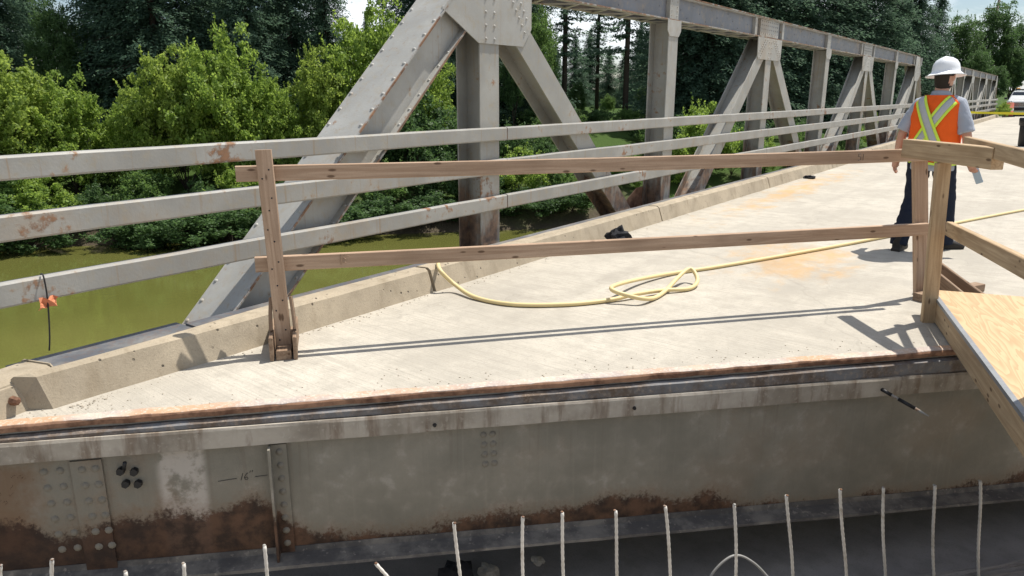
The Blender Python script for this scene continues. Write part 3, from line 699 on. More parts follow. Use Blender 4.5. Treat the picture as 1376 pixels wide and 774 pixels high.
# far post of the barrier, leaning a little, with its base
A = T(*bar0) @ RZ(bth); inv = A.inverted()
pb = inv @ Vector((-.70, 6.27, .0)); pt = inv @ Vector((-.835, 6.13, 1.14))
timber('post', pb, pt, .115, .04, wo, br, up=(1, .0, 0))
timber('base_block', inv @ Vector((-.70, 6.1, .03)), inv @ Vector((-.36, 6.75, .03)), .06, .085, M['wood_dark'], br)
timber('base_board', inv @ Vector((-.73, 6.42, .20)), inv @ Vector((-.40, 6.02, .07)), .10, .022, M['wood_dark'], br)
timber('base_board', inv @ Vector((-.64, 6.50, .20)), inv @ Vector((-.28, 6.08, .07)), .10, .022, M['wood_dark'], br)
rivets_joined('nail_heads', [(x_-.025*z_, -.052+.025*z_, z_) for x_, z_ in ((-.02, .09), (.02, .15), (-.022, .27), (.02, .33), (.0, .42), (-.02, .52), (.02, .56), (.01, .68), (-.02, .75), (.0, .86), (.02, .93), (-.02, 1.04), (.02, 1.09))], (0, -1, 0), .005, M['black'], br)
# pencil mark on the upper rail, grade stamp on the lower
yl = .002
strokes('pencil_mark', [[(3.925, 1.10), (3.905, 1.10), (3.905, 1.083), (3.925, 1.08), (3.927, 1.06), (3.905, 1.055)], [(3.945, 1.10), (3.945, 1.055)]], .0018, M['black'], br, -.0005)
strokes('grade_stamp', [[(.36, .575), (.36, .51)], [(.385, .572), (.375, .565)], [(.375, .552), (.39, .545)], [(.375, .53), (.39, .522)], [(.40, .565), (.41, .558)]], .003, M['wood_dark'], br, .0215)

# ------------------------------------------------------------------ plywood ramp and its handrail
pA = Vector((-.60, 5.82, 0)); u = Vector((.285, -.958, 0)).normalized(); v_ = Vector((-u.y, u.x, 0)); ra = math.atan2(u.y, u.x)
rp = thing('plywood_ramp', T(*pA) @ RZ(ra), 'plywood walkway panel on lumber joists bridging the open joint', 'ramp')
W_ = 1.22; LR = 4.2
# plywood has real sheets 1.2 m apart; local x along ramp, y to the right (+v_)
bm = bmesh.new(); boxb(bm, (0, .0, .150), (2.44, W_, .168)); bmesh.ops.bevel(bm, geom=bm.edges[:], offset=.001, segments=1, affect='EDGES'); obj('plywood_sheet', mesh('plywood_sheet', bm), M['plywood'], rp)
bm = bmesh.new(); boxb(bm, (2.446, .002, .150), (LR, W_, .168)); obj('plywood_sheet', mesh('plywood_sheet', bm), M['plywood'], rp)
box('metal_edging', (0, -.006, .1485), (LR, .022, .1705), m_plain('galvanised_edge', (.22, .23, .24), .5, .3, .5, 40), rp)
for y in (.02, W_/2, W_-.02): timber('joist', (.0, y, .078), (LR, y, .078), .14, .038, M['wood_new'], rp, wob=.001)
hr = thing('ramp_handrail', T(-.56, 5.56, 0), 'fresh lumber handrail frame with thick top beam beside the plywood ramp', 'handrail')
o3 = Vector((-.56, 5.56, 0))
wn_ = M['wood_new']
timber('post', Vector((-.56, 5.56, 0))-o3, Vector((-.60, 5.53, 1.075))-o3, .089, .045, wn_, hr, up=(.9, .5, 0))
timber('top_beam', Vector((-.87, 5.86, 1.14))-o3, Vector((-.285, 5.115, 1.14))-o3, .125, .075, wn_, hr)
d1 = Vector((.285, -.958, 0)).normalized()
a1 = Vector((-.52, 5.88, 1.185)); timber('rail', a1-o3, a1+d1*3.6-o3, .089, .038, wn_, hr)
a2 = Vector((-.555, 5.95, .59)); timber('rail', a2-o3, a2+Vector((.285, -.958, .055)).normalized()*3.6-o3, .096, .042, wn_, hr)
a3 = Vector((.10, 3.95, 0))
for q in (0, 1.6): timber('post', a3+d1*q+Vector((0, 0, .17))-o3, a3+d1*q+Vector((0, 0, 1.24))-o3, .089, .04, wn_, hr, up=(1, 0, 0))

# ------------------------------------------------------------------ air hose with a loose knot
HP = [(588, 352, .20), (592, 364, .17), (612, 383, .06), (640, 400, .02), (690, 409, .018), (760, 409, .018), (820, 403, .02), (850, 396, .035), (890, 390, .03), (925, 388, .02), (937, 378, .04), (932, 364, .10), (924, 362, .11), (910, 374, .07),
      (896, 389, .03), (880, 400, .02), (862, 401, .05), (840, 396, .07), (822, 389, .10), (828, 383, .10), (860, 375, .05), (905, 367, .02), (960, 359, .018), (1060, 342, .018), (1180, 320, .018), (1376, 282, .018), (1500, 262, .018)]
hp = [zp(x, y, z) for x, y, z in HP]
hp = [Vector((-4.02, 4.9, .10))]+[Vector((-3.95, 4.72, .19))]+hp[1:] if False else hp
hs = crom(hp, 12)
tag(tube('air_hose', hs, .0165, M['hose'], None, 10), 'yellow rubber air hose with a loose knot lying on the deck', 'hose')

# ------------------------------------------------------------------ black crumpled bag, small scrap
p = zp(833, 325); crumple('crumpled_bag', (p.x-.02, p.y, 0), .11, .09, .125, M['blackcloth'], 'black crumpled bag on the deck against the curb', 'bag', 11, .5)
p = zp(1088, 240); crumple('dark_scrap', (p.x, p.y, 0), .11, .08, .05, M['blackcloth'], 'small flat dark scrap at the curb far along the deck', 'scrap', 14, .4)

# ------------------------------------------------------------------ bin, tape
bn = thing('black_bin', T(-.84, 27.3, 0), 'black plastic bin with collar standing on the deck at right edge', 'bin')
def lathe(prof, seg=28, ex=1.0, ey=1.0):
    V = []; Fc = []
    for r, z in prof:
        for k in range(seg): V.append((r*ex*math.cos(2*math.pi*k/seg), r*ey*math.sin(2*math.pi*k/seg), z))
    for i in range(len(prof)-1):
        for k in range(seg): k2 = (k+1) % seg; Fc.append((i*seg+k, i*seg+k2, (i+1)*seg+k2, (i+1)*seg+k))
    return V, [], Fc
obj('drum_body', mesh('drum_body', lathe([(0, 0), (.235, 0), (.25, .03), (.275, .66), (.27, .68), (0, .69)]), True), M['black'], bn)
obj('collar', mesh('collar', lathe([(.272, .60), (.30, .61), (.315, .80), (.30, .83), (.285, .83), (.28, .78), (0, .77)]), True), M['black'], bn)
tp_ = thing('caution_tape', T(-4.12, 29.0, .95), 'yellow caution tape stretched across the deck behind the worker', 'tape')
V = []; Fc = []; n = 40
for i in range(n+1):
    f = i/n; x = 8.2*f; z = .02-.10*math.sin(math.pi*f)+.12*f; tw = .5*math.sin(f*9); 
    for sg in (-1, 1):
        for q in (-1, 1): V.append((x, -1.2*f+sg*.038*math.sin(tw)+q*.0008, z+sg*.038*math.cos(tw)))
for i in range(n):
    a = i*4; b = a+4
    for p_, q_ in ((0, 1), (1, 3), (3, 2), (2, 0)): Fc.append((a+p_, a+q_, b+q_, b+p_))
obj('tape_strip', mesh('tape_strip', (V, [], Fc)), m_plain('tape_yellow', (.80, .66, .03), .45, 0, .1, 5), tp_)
timber('stake', (8.2, -1.2, -.95), (8.2, -1.2, .3), .06, .06, M['wood_new'], tp_, up=(1, 0, 0))

# ------------------------------------------------------------------ the worker, seen from behind
PX, PY = -1.0, 8.26
pr = thing('person', T(PX, PY, 0) @ RZ(R(-13)), 'person in orange safety vest and white hard hat walking away, holding a phone', 'person')
def ringtube(bm, rings, seg=14):
    """rings: (centre, (ux..), (vx..)) ellipses"""
    rows = []
    for c, u_, v2 in rings:
        c, u_, v2 = Vector(c), Vector(u_), Vector(v2)
        rows.append([bm.verts.new(c+u_*math.cos(2*math.pi*k/seg)+v2*math.sin(2*math.pi*k/seg)) for k in range(seg)])
    for a, b in zip(rows, rows[1:]):
        for k in range(seg): bm.faces.new((a[k], a[(k+1) % seg], b[(k+1) % seg], b[k]))
    bm.faces.new(rows[0][::-1]); bm.faces.new(rows[-1])
def limb(bm, pts, rad, seg=12):
    V, Fc = tube_geo(pts, rad, seg); vs2 = [bm.verts.new(v) for v in V]
    for f in Fc: bm.faces.new([vs2[i] for i in f])
def ball(bm, c, s):
    bmesh.ops.create_uvsphere(bm, u_segments=14, v_segments=10, radius=1, matrix=T(*c) @ Matrix.Diagonal((*s, 1)))
def fuse(name, bm, vox, mat, parent, smooth_it=6, m=None, disp=0):
    me = mesh(name+'_raw', bm); tmp = bpy.data.objects.new('tmp', me); COL.objects.link(tmp)
    md = tmp.modifiers.new('r', 'REMESH'); md.mode = 'VOXEL'; md.voxel_size = vox
    sm_ = tmp.modifiers.new('s', 'SMOOTH'); sm_.iterations = smooth_it; sm_.factor = .5
    dg = bpy.context.evaluated_depsgraph_get(); out = bpy.data.meshes.new_from_object(tmp.evaluated_get(dg)); out.name = name
    bpy.data.objects.remove(tmp); bpy.data.meshes.remove(me)
    out.materials.clear()
    if disp:
        from mathutils import noise as nz
        nrm_ = [v.normal.copy() for v in out.vertices]
        for v, vn in zip(out.vertices, nrm_):
            c = v.co.copy(); f = nz.noise(Vector((c.x*7, c.y*7, c.z*17)))+.6*nz.noise(Vector((c.x*13+c.z*9, c.y*13, c.z*24+c.x*14))); v.co = c+vn*f*disp
    for p_ in out.polygons: p_.use_smooth = True
    return obj(name, out, mat, parent, m)
def tor(rows, g_=0.0):
    return [((cx, cy, z), (rx+g_, 0, 0), (0, ry+g_, 0)) for z, rx, ry, cx, cy in rows]
g = G('skin'); o = g.obj(); n = g.noise(o, 25, 4); M['skin'] = g.done(g.bsdf(g.mix(n, (.42, .22, .15), (.55, .31, .22)), .55, 0, g.bump(n, .1, .003), spec=.35, Subsurface_Weight=.1))
def m_cloth(name, col, sc=7, st=.6, rough=.9):
    g = G(name); o = g.obj(); f = g.noise(g.map(o, (1, 1, .55)), sc, 4, .55, .8); w_ = g.noise(o, 160, 2)
    c = g.mix(f, tuple(v*.78 for v in col), tuple(min(1, v*1.12) for v in col))
    return g.done(g.bsdf(c, rough, 0, g.bump(g.add(f, g.mul(w_, .12)), st, .03), spec=.15))
M['jean'] = m_cloth('navy_denim', (.018, .023, .038)); M['shirt'] = m_cloth('grey_tshirt', (.36, .39, .45), 8)
M['vest'] = m_cloth('orange_mesh', (.86, .13, .02), 6, .4); M['lime'] = m_cloth('lime_trim', (.62, .82, .10), 6, .2); M['silver'] = m_plain('reflective_silver', (.42, .43, .44), .45, .2, .15, 30)
M['boot'] = m_plain('boot_leather', (.02, .017, .014), .7, 0, .4, 30); M['hair'] = m_plain('dark_hair', (.02, .014, .010), .8, 0, .5, 80, .8)
M['hat'] = m_plain('hat_white', (.74, .76, .78), .35, 0, .05, 12, .05)
# skeleton points (person faces +y; +x is the person's right)
hipL, hipR = (-.10, .0, .93), (.10, .0, .93)
kneL, kneR = (-.125, -.01, .50), (.13, .15, .50)
ankL, ankR = (-.125, -.20, .10), (.145, .22, .10)
shL, shR = (-.175, .0, 1.42), (.18, -.01, 1.42)
elL, elR = (-.285, -.05, 1.13), (.285, -.03, 1.13)
wrL, wrR = (-.32, -.02, .88), (.30, .07, .905)
TORSO = [(.80, .185, .13, 0, 0), (.90, .192, .145, 0, .01), (1.0, .19, .148, 0, .02), (1.12, .19, .142, 0, .012), (1.25, .20, .138, 0, -.003), (1.36, .208, .128, 0, -.008), (1.43, .175, .10, 0, -.008), (1.47, .11, .08, 0, -.005)]
# body: one continuous skin
bm = bmesh.new()
ringtube(bm, tor(TORSO, -.02))
limb(bm, [(0, -.01, 1.44), (0, .0, 1.52), (0.003, .012, 1.585)], [.068, .062, .062])
ball(bm, (.006, .022, 1.665), (.078, .098, .118)); ball(bm, (.012, .055, 1.61), (.06, .068, .06))
bmesh.ops.create_cone(bm, cap_ends=True, segments=8, radius1=.02, radius2=.008, depth=.05, matrix=T(.03, .122, 1.645) @ Matrix.Rotation(-.4, 4, 'X'))
for sx in (-1, 1): ball(bm, (.006+sx*.08, .018, 1.655), (.012, .024, .034))
for h, k, a in ((hipL, kneL, ankL), (hipR, kneR, ankR)):
    limb(bm, [h, k, a], [.08, .055, .04])
for s_, e_, w2, sg in ((shL, elL, wrL, -1), (shR, elR, wrR, 1)):
    s_, e_, w2 = Vector(s_), Vector(e_), Vector(w2)
    limb(bm, [s_, s_.lerp(e_, .5), e_, e_.lerp(w2, .35), w2], [.052, .05, .042, .043, .029])
    f = (w2-e_).normalized(); 
    if sg < 0:
        fx = Vector((.0, .95, 0)); fx = (fx-f*fx.dot(f)).normalized(); nrm = f.cross(fx)
        c = w2+f*.05; limb(bm, [w2, w2+f*.03, w2+f*.085], [.027, .036, .03])
        for j in range(4):
            b0 = w2+f*.075+fx*(.027-.018*j); l_ = (.075, .085, .08, .062)[j]
            limb(bm, [b0, b0+f*l_*.5+nrm*.006, b0+f*l_*.85+nrm*.026], [.0105, .0098, .0085], 8)
        limb(bm, [w2+f*.02+fx*.028, w2+f*.055+fx*.052, w2+f*.085+fx*.056+nrm*.012], [.0125, .011, .009], 8)
    else:
        # right hand turned out, closed round the phone
        f2 = Vector((.40, .05, -.90)).normalized(); nrm = Vector((-.25, -.95, -.15)); nrm = (nrm-f2*nrm.dot(f2)).normalized(); fx = nrm.cross(f2)
        limb(bm, [w2, w2+f2*.035, w2+f2*.085], [.027, .036, .032])
        for j in range(4):
            b0 = w2+f2*.08+fx*(.028-.019*j); l_ = (.075, .082, .078, .06)[j]
            limb(bm, [b0, b0+f2*l_*.45-nrm*.004, b0+f2*l_*.7-nrm*.03, b0+f2*l_*.45-nrm*.05], [.0105, .010, .0095, .0085], 8)
        limb(bm, [w2+f2*.02+fx*.028, w2+f2*.05+fx*.055-nrm*.01, w2+f2*.075+fx*.05-nrm*.038], [.0125, .0115, .009], 8)
        PHC = w2+f2*.105-nrm*.024; PHM = Matrix((fx, nrm, f2)).transposed().to_4x4(); PHM.translation = PHC
body = fuse('body', bm, .0065, M['skin'], pr, 3)
# jeans
bm = bmesh.new(); ringtube(bm, tor([(.86, .165, .115, 0, 0), (.93, .182, .128, 0, 0), (1.02, .178, .122, 0, 0)], .0))
for h, k, a, sg in ((hipL, kneL, ankL, -1), (hipR, kneR, ankR, 1)):
    h, k, a = Vector(h), Vector(k), Vector(a)
    limb(bm, [h+Vector((0, 0, .02)), h.lerp(k, .35), k, k.lerp(a, .45), a.lerp(k, .1), a+Vector((0, 0, -.045))], [.105, .103, .08, .080, .078, .082], 14)
    for q in range(3): limb(bm, [a+Vector((0, -.05, .02+.05*q)), a+Vector((sg*.03, 0, .035+.05*q)), a+Vector((0, .05, .02+.05*q))], .05, 8)
jeans = fuse('jeans', bm, .010, M['jean'], pr, 5, None, .011)
# t-shirt with short sleeves, hem hanging below the vest
bm = bmesh.new(); ringtube(bm, [((0, .01, .79), (.208, 0, 0), (0, .160, 0)), ((0, .01, .84), (.207, 0, 0), (0, .160, 0))]+tor(TORSO[2:], .014)+[((0, -.002, 1.50), (.086, 0, 0), (0, .083, 0)), ((0, .002, 1.535), (.078, 0, 0), (0, .078, 0))], 20)
for s_, e_, sg in ((shL, elL, -1), (shR, elR, 1)):
    s_, e_ = Vector(s_), Vector(e_); d = (e_-s_).normalized()
    limb(bm, [s_-d*.02+Vector((-sg*.07, 0, .0)), s_+Vector((-sg*.01, 0, -.005)), s_.lerp(e_, .4), s_.lerp(e_, .92)], [.064, .07, .071, .074], 14)
shirt = fuse('tshirt', bm, .010, M['shirt'], pr, 5, None, .005)
# vest: sleeveless shell over the shirt
def vsurf(z):
    rows = [(.86, .226, .178), (1.0, .224, .182), (1.12, .222, .174), (1.25, .226, .168), (1.36, .224, .158), (1.42, .212, .144), (1.47, .165, .12), (1.505, .105, .10)]
    for (a, r1, q1), (b, r2, q2) in zip(rows, rows[1:]):
        if z <= b:
            t_ = max(0, (z-a)/(b-a)); return r1+(r2-r1)*t_, q1+(q2-q1)*t_
    return rows[-1][1:]
def vpt(x, z, off):
    rx, ry = vsurf(z); q = min(.995, abs(x)/rx); return Vector((x, -.005-(ry+off)*(1-q**2.4)**(1/2.4), z))
bm = bmesh.new(); rows = []; seg = 40
zs = [.862+(1.495-.862)*i/26 for i in range(27)]
for z in zs:
    rx, ry = vsurf(z); row = []
    for k in range(seg):
        a = 2*math.pi*k/seg; ca, sa = math.cos(a), math.sin(a); e = 2/2.4
        wr_ = .004*math.sin(k*1.9+z*31)+.003*math.sin(z*55+k*.8)
        row.append(bm.verts.new((math.copysign(abs(ca)**e, ca)*(rx+wr_), -.005+math.copysign(abs(sa)**e, sa)*(ry+wr_), z+(.012*math.sin(a*2) if z < .87 else 0))))
    rows.append(row)
for a, b in zip(rows, rows[1:]):
    for k in range(seg): bm.faces.new((a[k], a[(k+1) % seg], b[(k+1) % seg], b[k]))
vest = obj('safety_vest', mesh('safety_vest', bm, True), M['vest'], pr)
def band(nm, x0, z0, x1, z1, wd, off, mat, par, sh=0.0):
    n = 26; dx, dz = x1-x0, z1-z0; L = math.hypot(dx, dz); nx, nz = -dz/L, dx/L; V = []; Fc = []
    for i in range(n+1):
        f = i/n
        for k in range(4):
            q = -wd/2+wd*k/3+sh; x = x0+dx*f+nx*q; z = min(1.492, z0+dz*f+nz*q); V.append(vpt(x, z, off))
        for k in range(4):
            q = -wd/2+wd*k/3+sh; x = x0+dx*f+nx*q; z = min(1.492, z0+dz*f+nz*q); V.append(vpt(x, z, off-.004))
    for i in range(n):
        a = i*8
        for k in range(3): Fc.append((a+k, a+k+1, a+k+9, a+k+8))
        Fc += [(a, a+8, a+12, a+4), (a+3, a+7, a+15, a+11)]
    return obj(nm, mesh(nm, (V, [], Fc), True), mat, par)
for (x0, z0, x1, z1, off) in ((.15, 1.465, -.185, .885, .010), (-.135, 1.475, .16, .865, .018)):
    band('reflective_band', x0, z0, x1, z1, .060, off, M['silver'], vest)
    for sg in (-1, 1): band('lime_edge', x0, z0, x1, z1, .024, off+.001, M['lime'], vest, sg*.042)
bm = bmesh.new(); rr = []
for k in range(seg):
    a = 2*math.pi*k/seg; ca, sa = math.cos(a), math.sin(a); e = 2/2.4; row = []
    for dz, g_ in ((-.004, .004), (.018, .005), (.018, .012), (-.004, .012)): row.append(bm.verts.new((math.copysign(abs(ca)**e, ca)*(.226+g_), -.005+math.copysign(abs(sa)**e, sa)*(.178+g_), .862+dz+.012*math.sin(a*2))))
    rr.append(row)
for i in range(seg):
    a, b = rr[i], rr[(i+1) % seg]
    for q in range(4): bm.faces.new((a[q], b[q], b[(q+1) % 4], a[(q+1) % 4]))
obj('lime_hem', mesh('lime_hem', bm), M['lime'], vest)
# boots
for a, yaw, nm in ((ankL, 6, 'boot'), (ankR, -38, 'boot')):
    bm = bmesh.new()
    ringtube(bm, [((0, -.075, .012), (.036, 0, 0), (0, .0, .012)), ((0, -.07, .05), (.040, 0, 0), (0, .005, .05)), ((0, .0, .055), (.046, 0, 0), (0, 0, .055)), ((0, .09, .045), (.052, 0, 0), (0, 0, .045)), ((0, .16, .035), (.050, 0, 0), (0, 0, .035)), ((0, .205, .028), (.03, 0, 0), (0, 0, .022))], 14)
    limb(bm, [(0, -.02, .04), (0, -.02, .17)], [.052, .05], 12)
    boxb(bm, (-.045, -.085, 0), (.045, .19, .022))
    fuse(nm, bm, .008, M['boot'], pr, 3, T(a[0], a[1], 0) @ RZ(R(yaw)))
# hair below the hat, hard hat with full brim
bm = bmesh.new(); bmesh.ops.create_uvsphere(bm, u_segments=28, v_segments=20, radius=1)
bmesh.ops.delete(bm, geom=[v for v in bm.verts if v.co.z < -.86 or (v.co.y > .25 and v.co.z < .35) or (abs(v.co.x) > .82 and v.co.z < -.12)], context='VERTS')
for v in bm.verts: v.co = Vector((v.co.x*.086+.006, v.co.y*.109+.014, v.co.z*.150+1.668))
obj('hair', mesh('hair', bm, True), M['hair'], pr)
ht = T(.008, .022, 1.695) @ Matrix.Rotation(R(-5), 4, 'Y') @ Matrix.Rotation(R(-3), 4, 'X')
V = []; Fc = []; seg = 40
prof = [(.175, -.022), (.172, -.027), (.13, .004), (.122, .015), (.121, .04), (.112, .082), (.09, .116), (.055, .138), (.02, .146), (.0005, .147)]
for r_, z in prof:
    for k in range(seg):
        a = 2*math.pi*k/seg; br_ = 1.0+(.06 if r_ > .14 else 0)*math.sin(a)
        rd = .007*math.exp(-((math.cos(a)*r_)/.018)**2) if .0 < z and r_ < .121 else 0
        V.append((r_*math.cos(a)*.96, r_*math.sin(a)*1.12*br_, z+rd))
for i in range(len(prof)-1):
    for k in range(seg): k2 = (k+1) % seg; Fc.append((i*seg+k, i*seg+k2, (i+1)*seg+k2, (i+1)*seg+k))
# underside of brim
b0 = len(V)
for r_, z in ((.174, -.029), (.13, -.002), (.118, .0)):
    for k in range(seg): a = 2*math.pi*k/seg; V.append((r_*math.cos(a)*.96, r_*math.sin(a)*1.12*(1.0+(.06 if r_ > .14 else 0)*math.sin(a)), z))
for i in range(2):
    for k in range(seg): k2 = (k+1) % seg; Fc.append((b0+i*seg+k, b0+(i+1)*seg+k, b0+(i+1)*seg+k2, b0+i*seg+k2))
obj('hard_hat', mesh('hard_hat', (V, [], Fc), True), M['hat'], pr, ht)
# phone in the right hand (a thing of its own)
bm = bmesh.new(); boxb(bm, (-.037, -.0045, -.075), (.037, .0045, .075)); bmesh.ops.bevel(bm, geom=bm.edges[:], offset=.004, segments=2, affect='EDGES')
ph = thing('phone', WM[pr] @ PHM @ T(0.005, -.004, .065), 'pale blue phone held in the right hand of the worker', 'phone')
obj('phone_case', mesh('phone_case', bm), m_plain('phone_case', (.42, .52, .60), .35, 0, .05), ph)
bm = bmesh.new(); boxb(bm, (-.034, -.0056, -.071), (.034, -.0046, .071)); obj('phone_screen', mesh('phone_screen', bm), M['black'], ph)

# ------------------------------------------------------------------ parked pickup, cone, pole
cr = thing('parked_car', T(-2.80, 65.0, 0) @ RZ(R(0)), 'silver work vehicle with roof light bar parked beyond the bridge end', 'car')
g = G('car_paint'); M['paint'] = g.done(g.bsdf((.62, .63, .62), .25, .2, None, .5, Coat_Weight=.6)); g = G('car_glass'); M['glass'] = g.done(g.bsdf((.02, .028, .035), .06, 0, None, .6))
M['chrome'] = m_plain('chrome', (.6, .6, .6), .2, .9, .05); M['tyre'] = m_plain('tyre', (.015, .015, .015), .9); 
def loft_sections(secs):
    bm = bmesh.new(); rows = [[bm.verts.new(p_) for p_ in s_] for s_ in secs]
    for a, b in zip(rows, rows[1:]):
        n_ = len(a)
        for k in range(n_): bm.faces.new((a[k], a[(k+1) % n_], b[(k+1) % n_], b[k]))
    bm.faces.new(rows[0][::-1]); bm.faces.new(rows[-1]); return bm
def sec(y, wb, wtp, z0, z1, r_=.08):
    return [(-wb, y, z0+r_), (-wb+r_, y, z0), (wb-r_, y, z0), (wb, y, z0+r_), (wtp, y, z1-r_), (wtp-r_*1.4, y, z1), (-wtp+r_*1.4, y, z1), (-wtp, y, z1-r_)]
bm = loft_sections([sec(0, .80, .80, .42, .98), sec(.06, .92, .88, .38, 1.04), sec(.5, .96, .92, .36, 1.10), sec(1.35, .97, .93, .36, 1.16), sec(3.6, .97, .93, .36, 1.15), sec(4.7, .95, .90, .40, 1.10), sec(4.8, .88, .84, .45, 1.0)])
obj('body', mesh('body', bm), M['paint'], cr)
bm = loft_sections([sec(1.30, .88, .84, 1.10, 1.17, .03), sec(1.95, .88, .70, 1.10, 1.72, .06), sec(2.4, .88, .70, 1.10, 1.78, .06), sec(4.1, .88, .70, 1.10, 1.77, .06), sec(4.6, .88, .76, 1.10, 1.2, .04)])
cab = obj('cabin', mesh('cabin', bm), M['paint'], cr)
V = [(-.78, 1.42, 1.20), (.78, 1.42, 1.20), (.64, 1.90, 1.665), (-.64, 1.90, 1.665)]; V = [Vector(v)+Vector((0, -.028, .02)) for v in V]; V += [v+Vector((0, .01, -.012)) for v in V]
obj('windshield', mesh('windshield', (V, [], [(0, 1, 2, 3), (7, 6, 5, 4), (0, 4, 5, 1), (1, 5, 6, 2), (2, 6, 7, 3), (3, 7, 4, 0)])), M['glass'], cab)
for sx in (-1, 1):
    V = [Vector((sx*.905, 1.9, 1.20)), Vector((sx*.905, 3.9, 1.20)), Vector((sx*.745, 3.7, 1.66)), Vector((sx*.745, 2.15, 1.66))]; V += [v-Vector((sx*.02, 0, 0)) for v in V]
    obj('side_window', mesh('side_window', (V, [], [(0, 1, 2, 3), (7, 6, 5, 4), (0, 4, 5, 1), (1, 5, 6, 2), (2, 6, 7, 3), (3, 7, 4, 0)])), M['glass'], cab)
    box('headlight', (sx*.62-.16, -.012, .78), (sx*.62+.16, .05, .94), M['chrome'], cr, .02)
    box('mirror', (sx*1.06-.09, 1.62, 1.15), (sx*1.06+.09, 1.74, 1.30), M['black'], cr, .02)
    for yy in (.95, 3.85):
        V, _, Fc = lathe([(.2, -.11), (.34, -.11), (.37, -.08), (.37, .08), (.34, .11), (.2, .11)], 24)
        wh = obj('wheel', mesh('tyre', (V, [], Fc)), M['tyre'], cr, T(sx*.86, yy, .37) @ Matrix.Rotation(math.pi/2, 4, 'Y'))
        obj('rim', mesh('rim', lathe([(.0, .10), (.12, .10), (.2, .085), (.2, -.085), (0, -.1)], 20)), M['chrome'], wh, T(sx*.86, yy, .37) @ Matrix.Rotation(math.pi/2, 4, 'Y'))
box('grille', (-.44, -.02, .68), (.44, .03, .95), M['black'], cr, .01)
for k in range(3): box('grille_bar', (-.43, -.03, .72+.08*k), (.43, -.02, .745+.08*k), M['chrome'], cr)
box('bumper', (-.93, -.10, .42), (.93, .02, .62), M['black'], cr, .03)
box('light_bar', (-.55, 2.1, 1.80), (.55, 2.3, 1.90), M['black'], cr, .03)
for k, sx in enumerate((-.4, .4)): box('roof_beacon', (sx-.12, 2.08, 1.905), (sx+.12, 2.32, 1.97), m_plain('beacon_amber', (.75, .35, .03), .3), cr, .02)
dn = thing('traffic_drum', T(-3.30, 62.5, 0), 'orange traffic drum standing in front of the parked car', 'drum')
obj('drum_shell', mesh('drum_shell', lathe([(.0, .06), (.26, .06), (.255, .3), (.25, .3), (.24, .6), (.235, .6), (.22, .95), (.06, .98), (0, .98)]), True), m_plain('drum_orange', (.36, .075, .04), .7), dn)
obj('rubber_base', mesh('rubber_base', lathe([(0, 0), (.38, 0), (.36, .06), (0, .06)])), M['black'], dn)
obj('white_band', mesh('white_band', lathe([(.249, .42), (.253, .43), (.249, .55), (.247, .56)]), True), m_plain('band_white', (.7, .7, .7), .4), dn)
tube('handle', crom([(-.06, 0, .97), (-.05, 0, 1.05), (.05, 0, 1.05), (.06, 0, .97)], 4), .015, M['black'], dn)
pp = zp(1317, 100, 1.51); d0 = ray(1318, 100); k_ = 92/math.hypot(d0.x, d0.y); pl = Vector((d0.x*k_, d0.y*k_, 0))
up_ = thing('utility_pole', T(pl.x, pl.y, terr(pl.x, pl.y)), 'tall wooden utility pole rising above the far truss', 'pole')
tube('wooden_pole', [(0, 0, 0), (.25, 0, 4), (.6, 0, 10.6)], [.19, .17, .12], m_plain('pole_wood', (.22, .18, .15), .9), up_, 10)
box('crossarm', (-.5, -.06, 9.6), (1.7, .06, 9.72), M['wood_dark'], up_)

# ------------------------------------------------------------------ trees
def quads(P, U, Vv, name, mat, bend=None):
    """P,U,V (n,3): leaf centres and half axes -> diamond-ish leaf faces"""
    n = len(P); vt = np.empty((n, 4, 3)); vt[:, 0] = P-U; vt[:, 1] = P+Vv; vt[:, 2] = P+U; vt[:, 3] = P-Vv
    me = bpy.data.meshes.new(name); me.vertices.add(n*4); me.loops.add(n*4); me.polygons.add(n)
    me.vertices.foreach_set('co', vt.reshape(-1).astype(np.float32)); me.loops.foreach_set('vertex_index', np.arange(n*4, dtype=np.int32))
    me.polygons.foreach_set('loop_start', np.arange(0, n*4, 4, dtype=np.int32)); me.polygons.foreach_set('loop_total', np.full(n, 4, dtype=np.int32))
    me.update(); me.validate(); me.materials.append(mat); return me
def unit(a): return a/np.maximum(1e-6, np.linalg.norm(a, axis=1, keepdims=True))
def limbs_mesh(name, branches):
    V = []; Fc = []
    for pts, rad in branches:
        v2, f2 = tube_geo(pts, rad, 6); o_ = len(V); V += v2; Fc += [tuple(i+o_ for i in f) for f in f2]
    return mesh(name, (V, [], Fc), True)
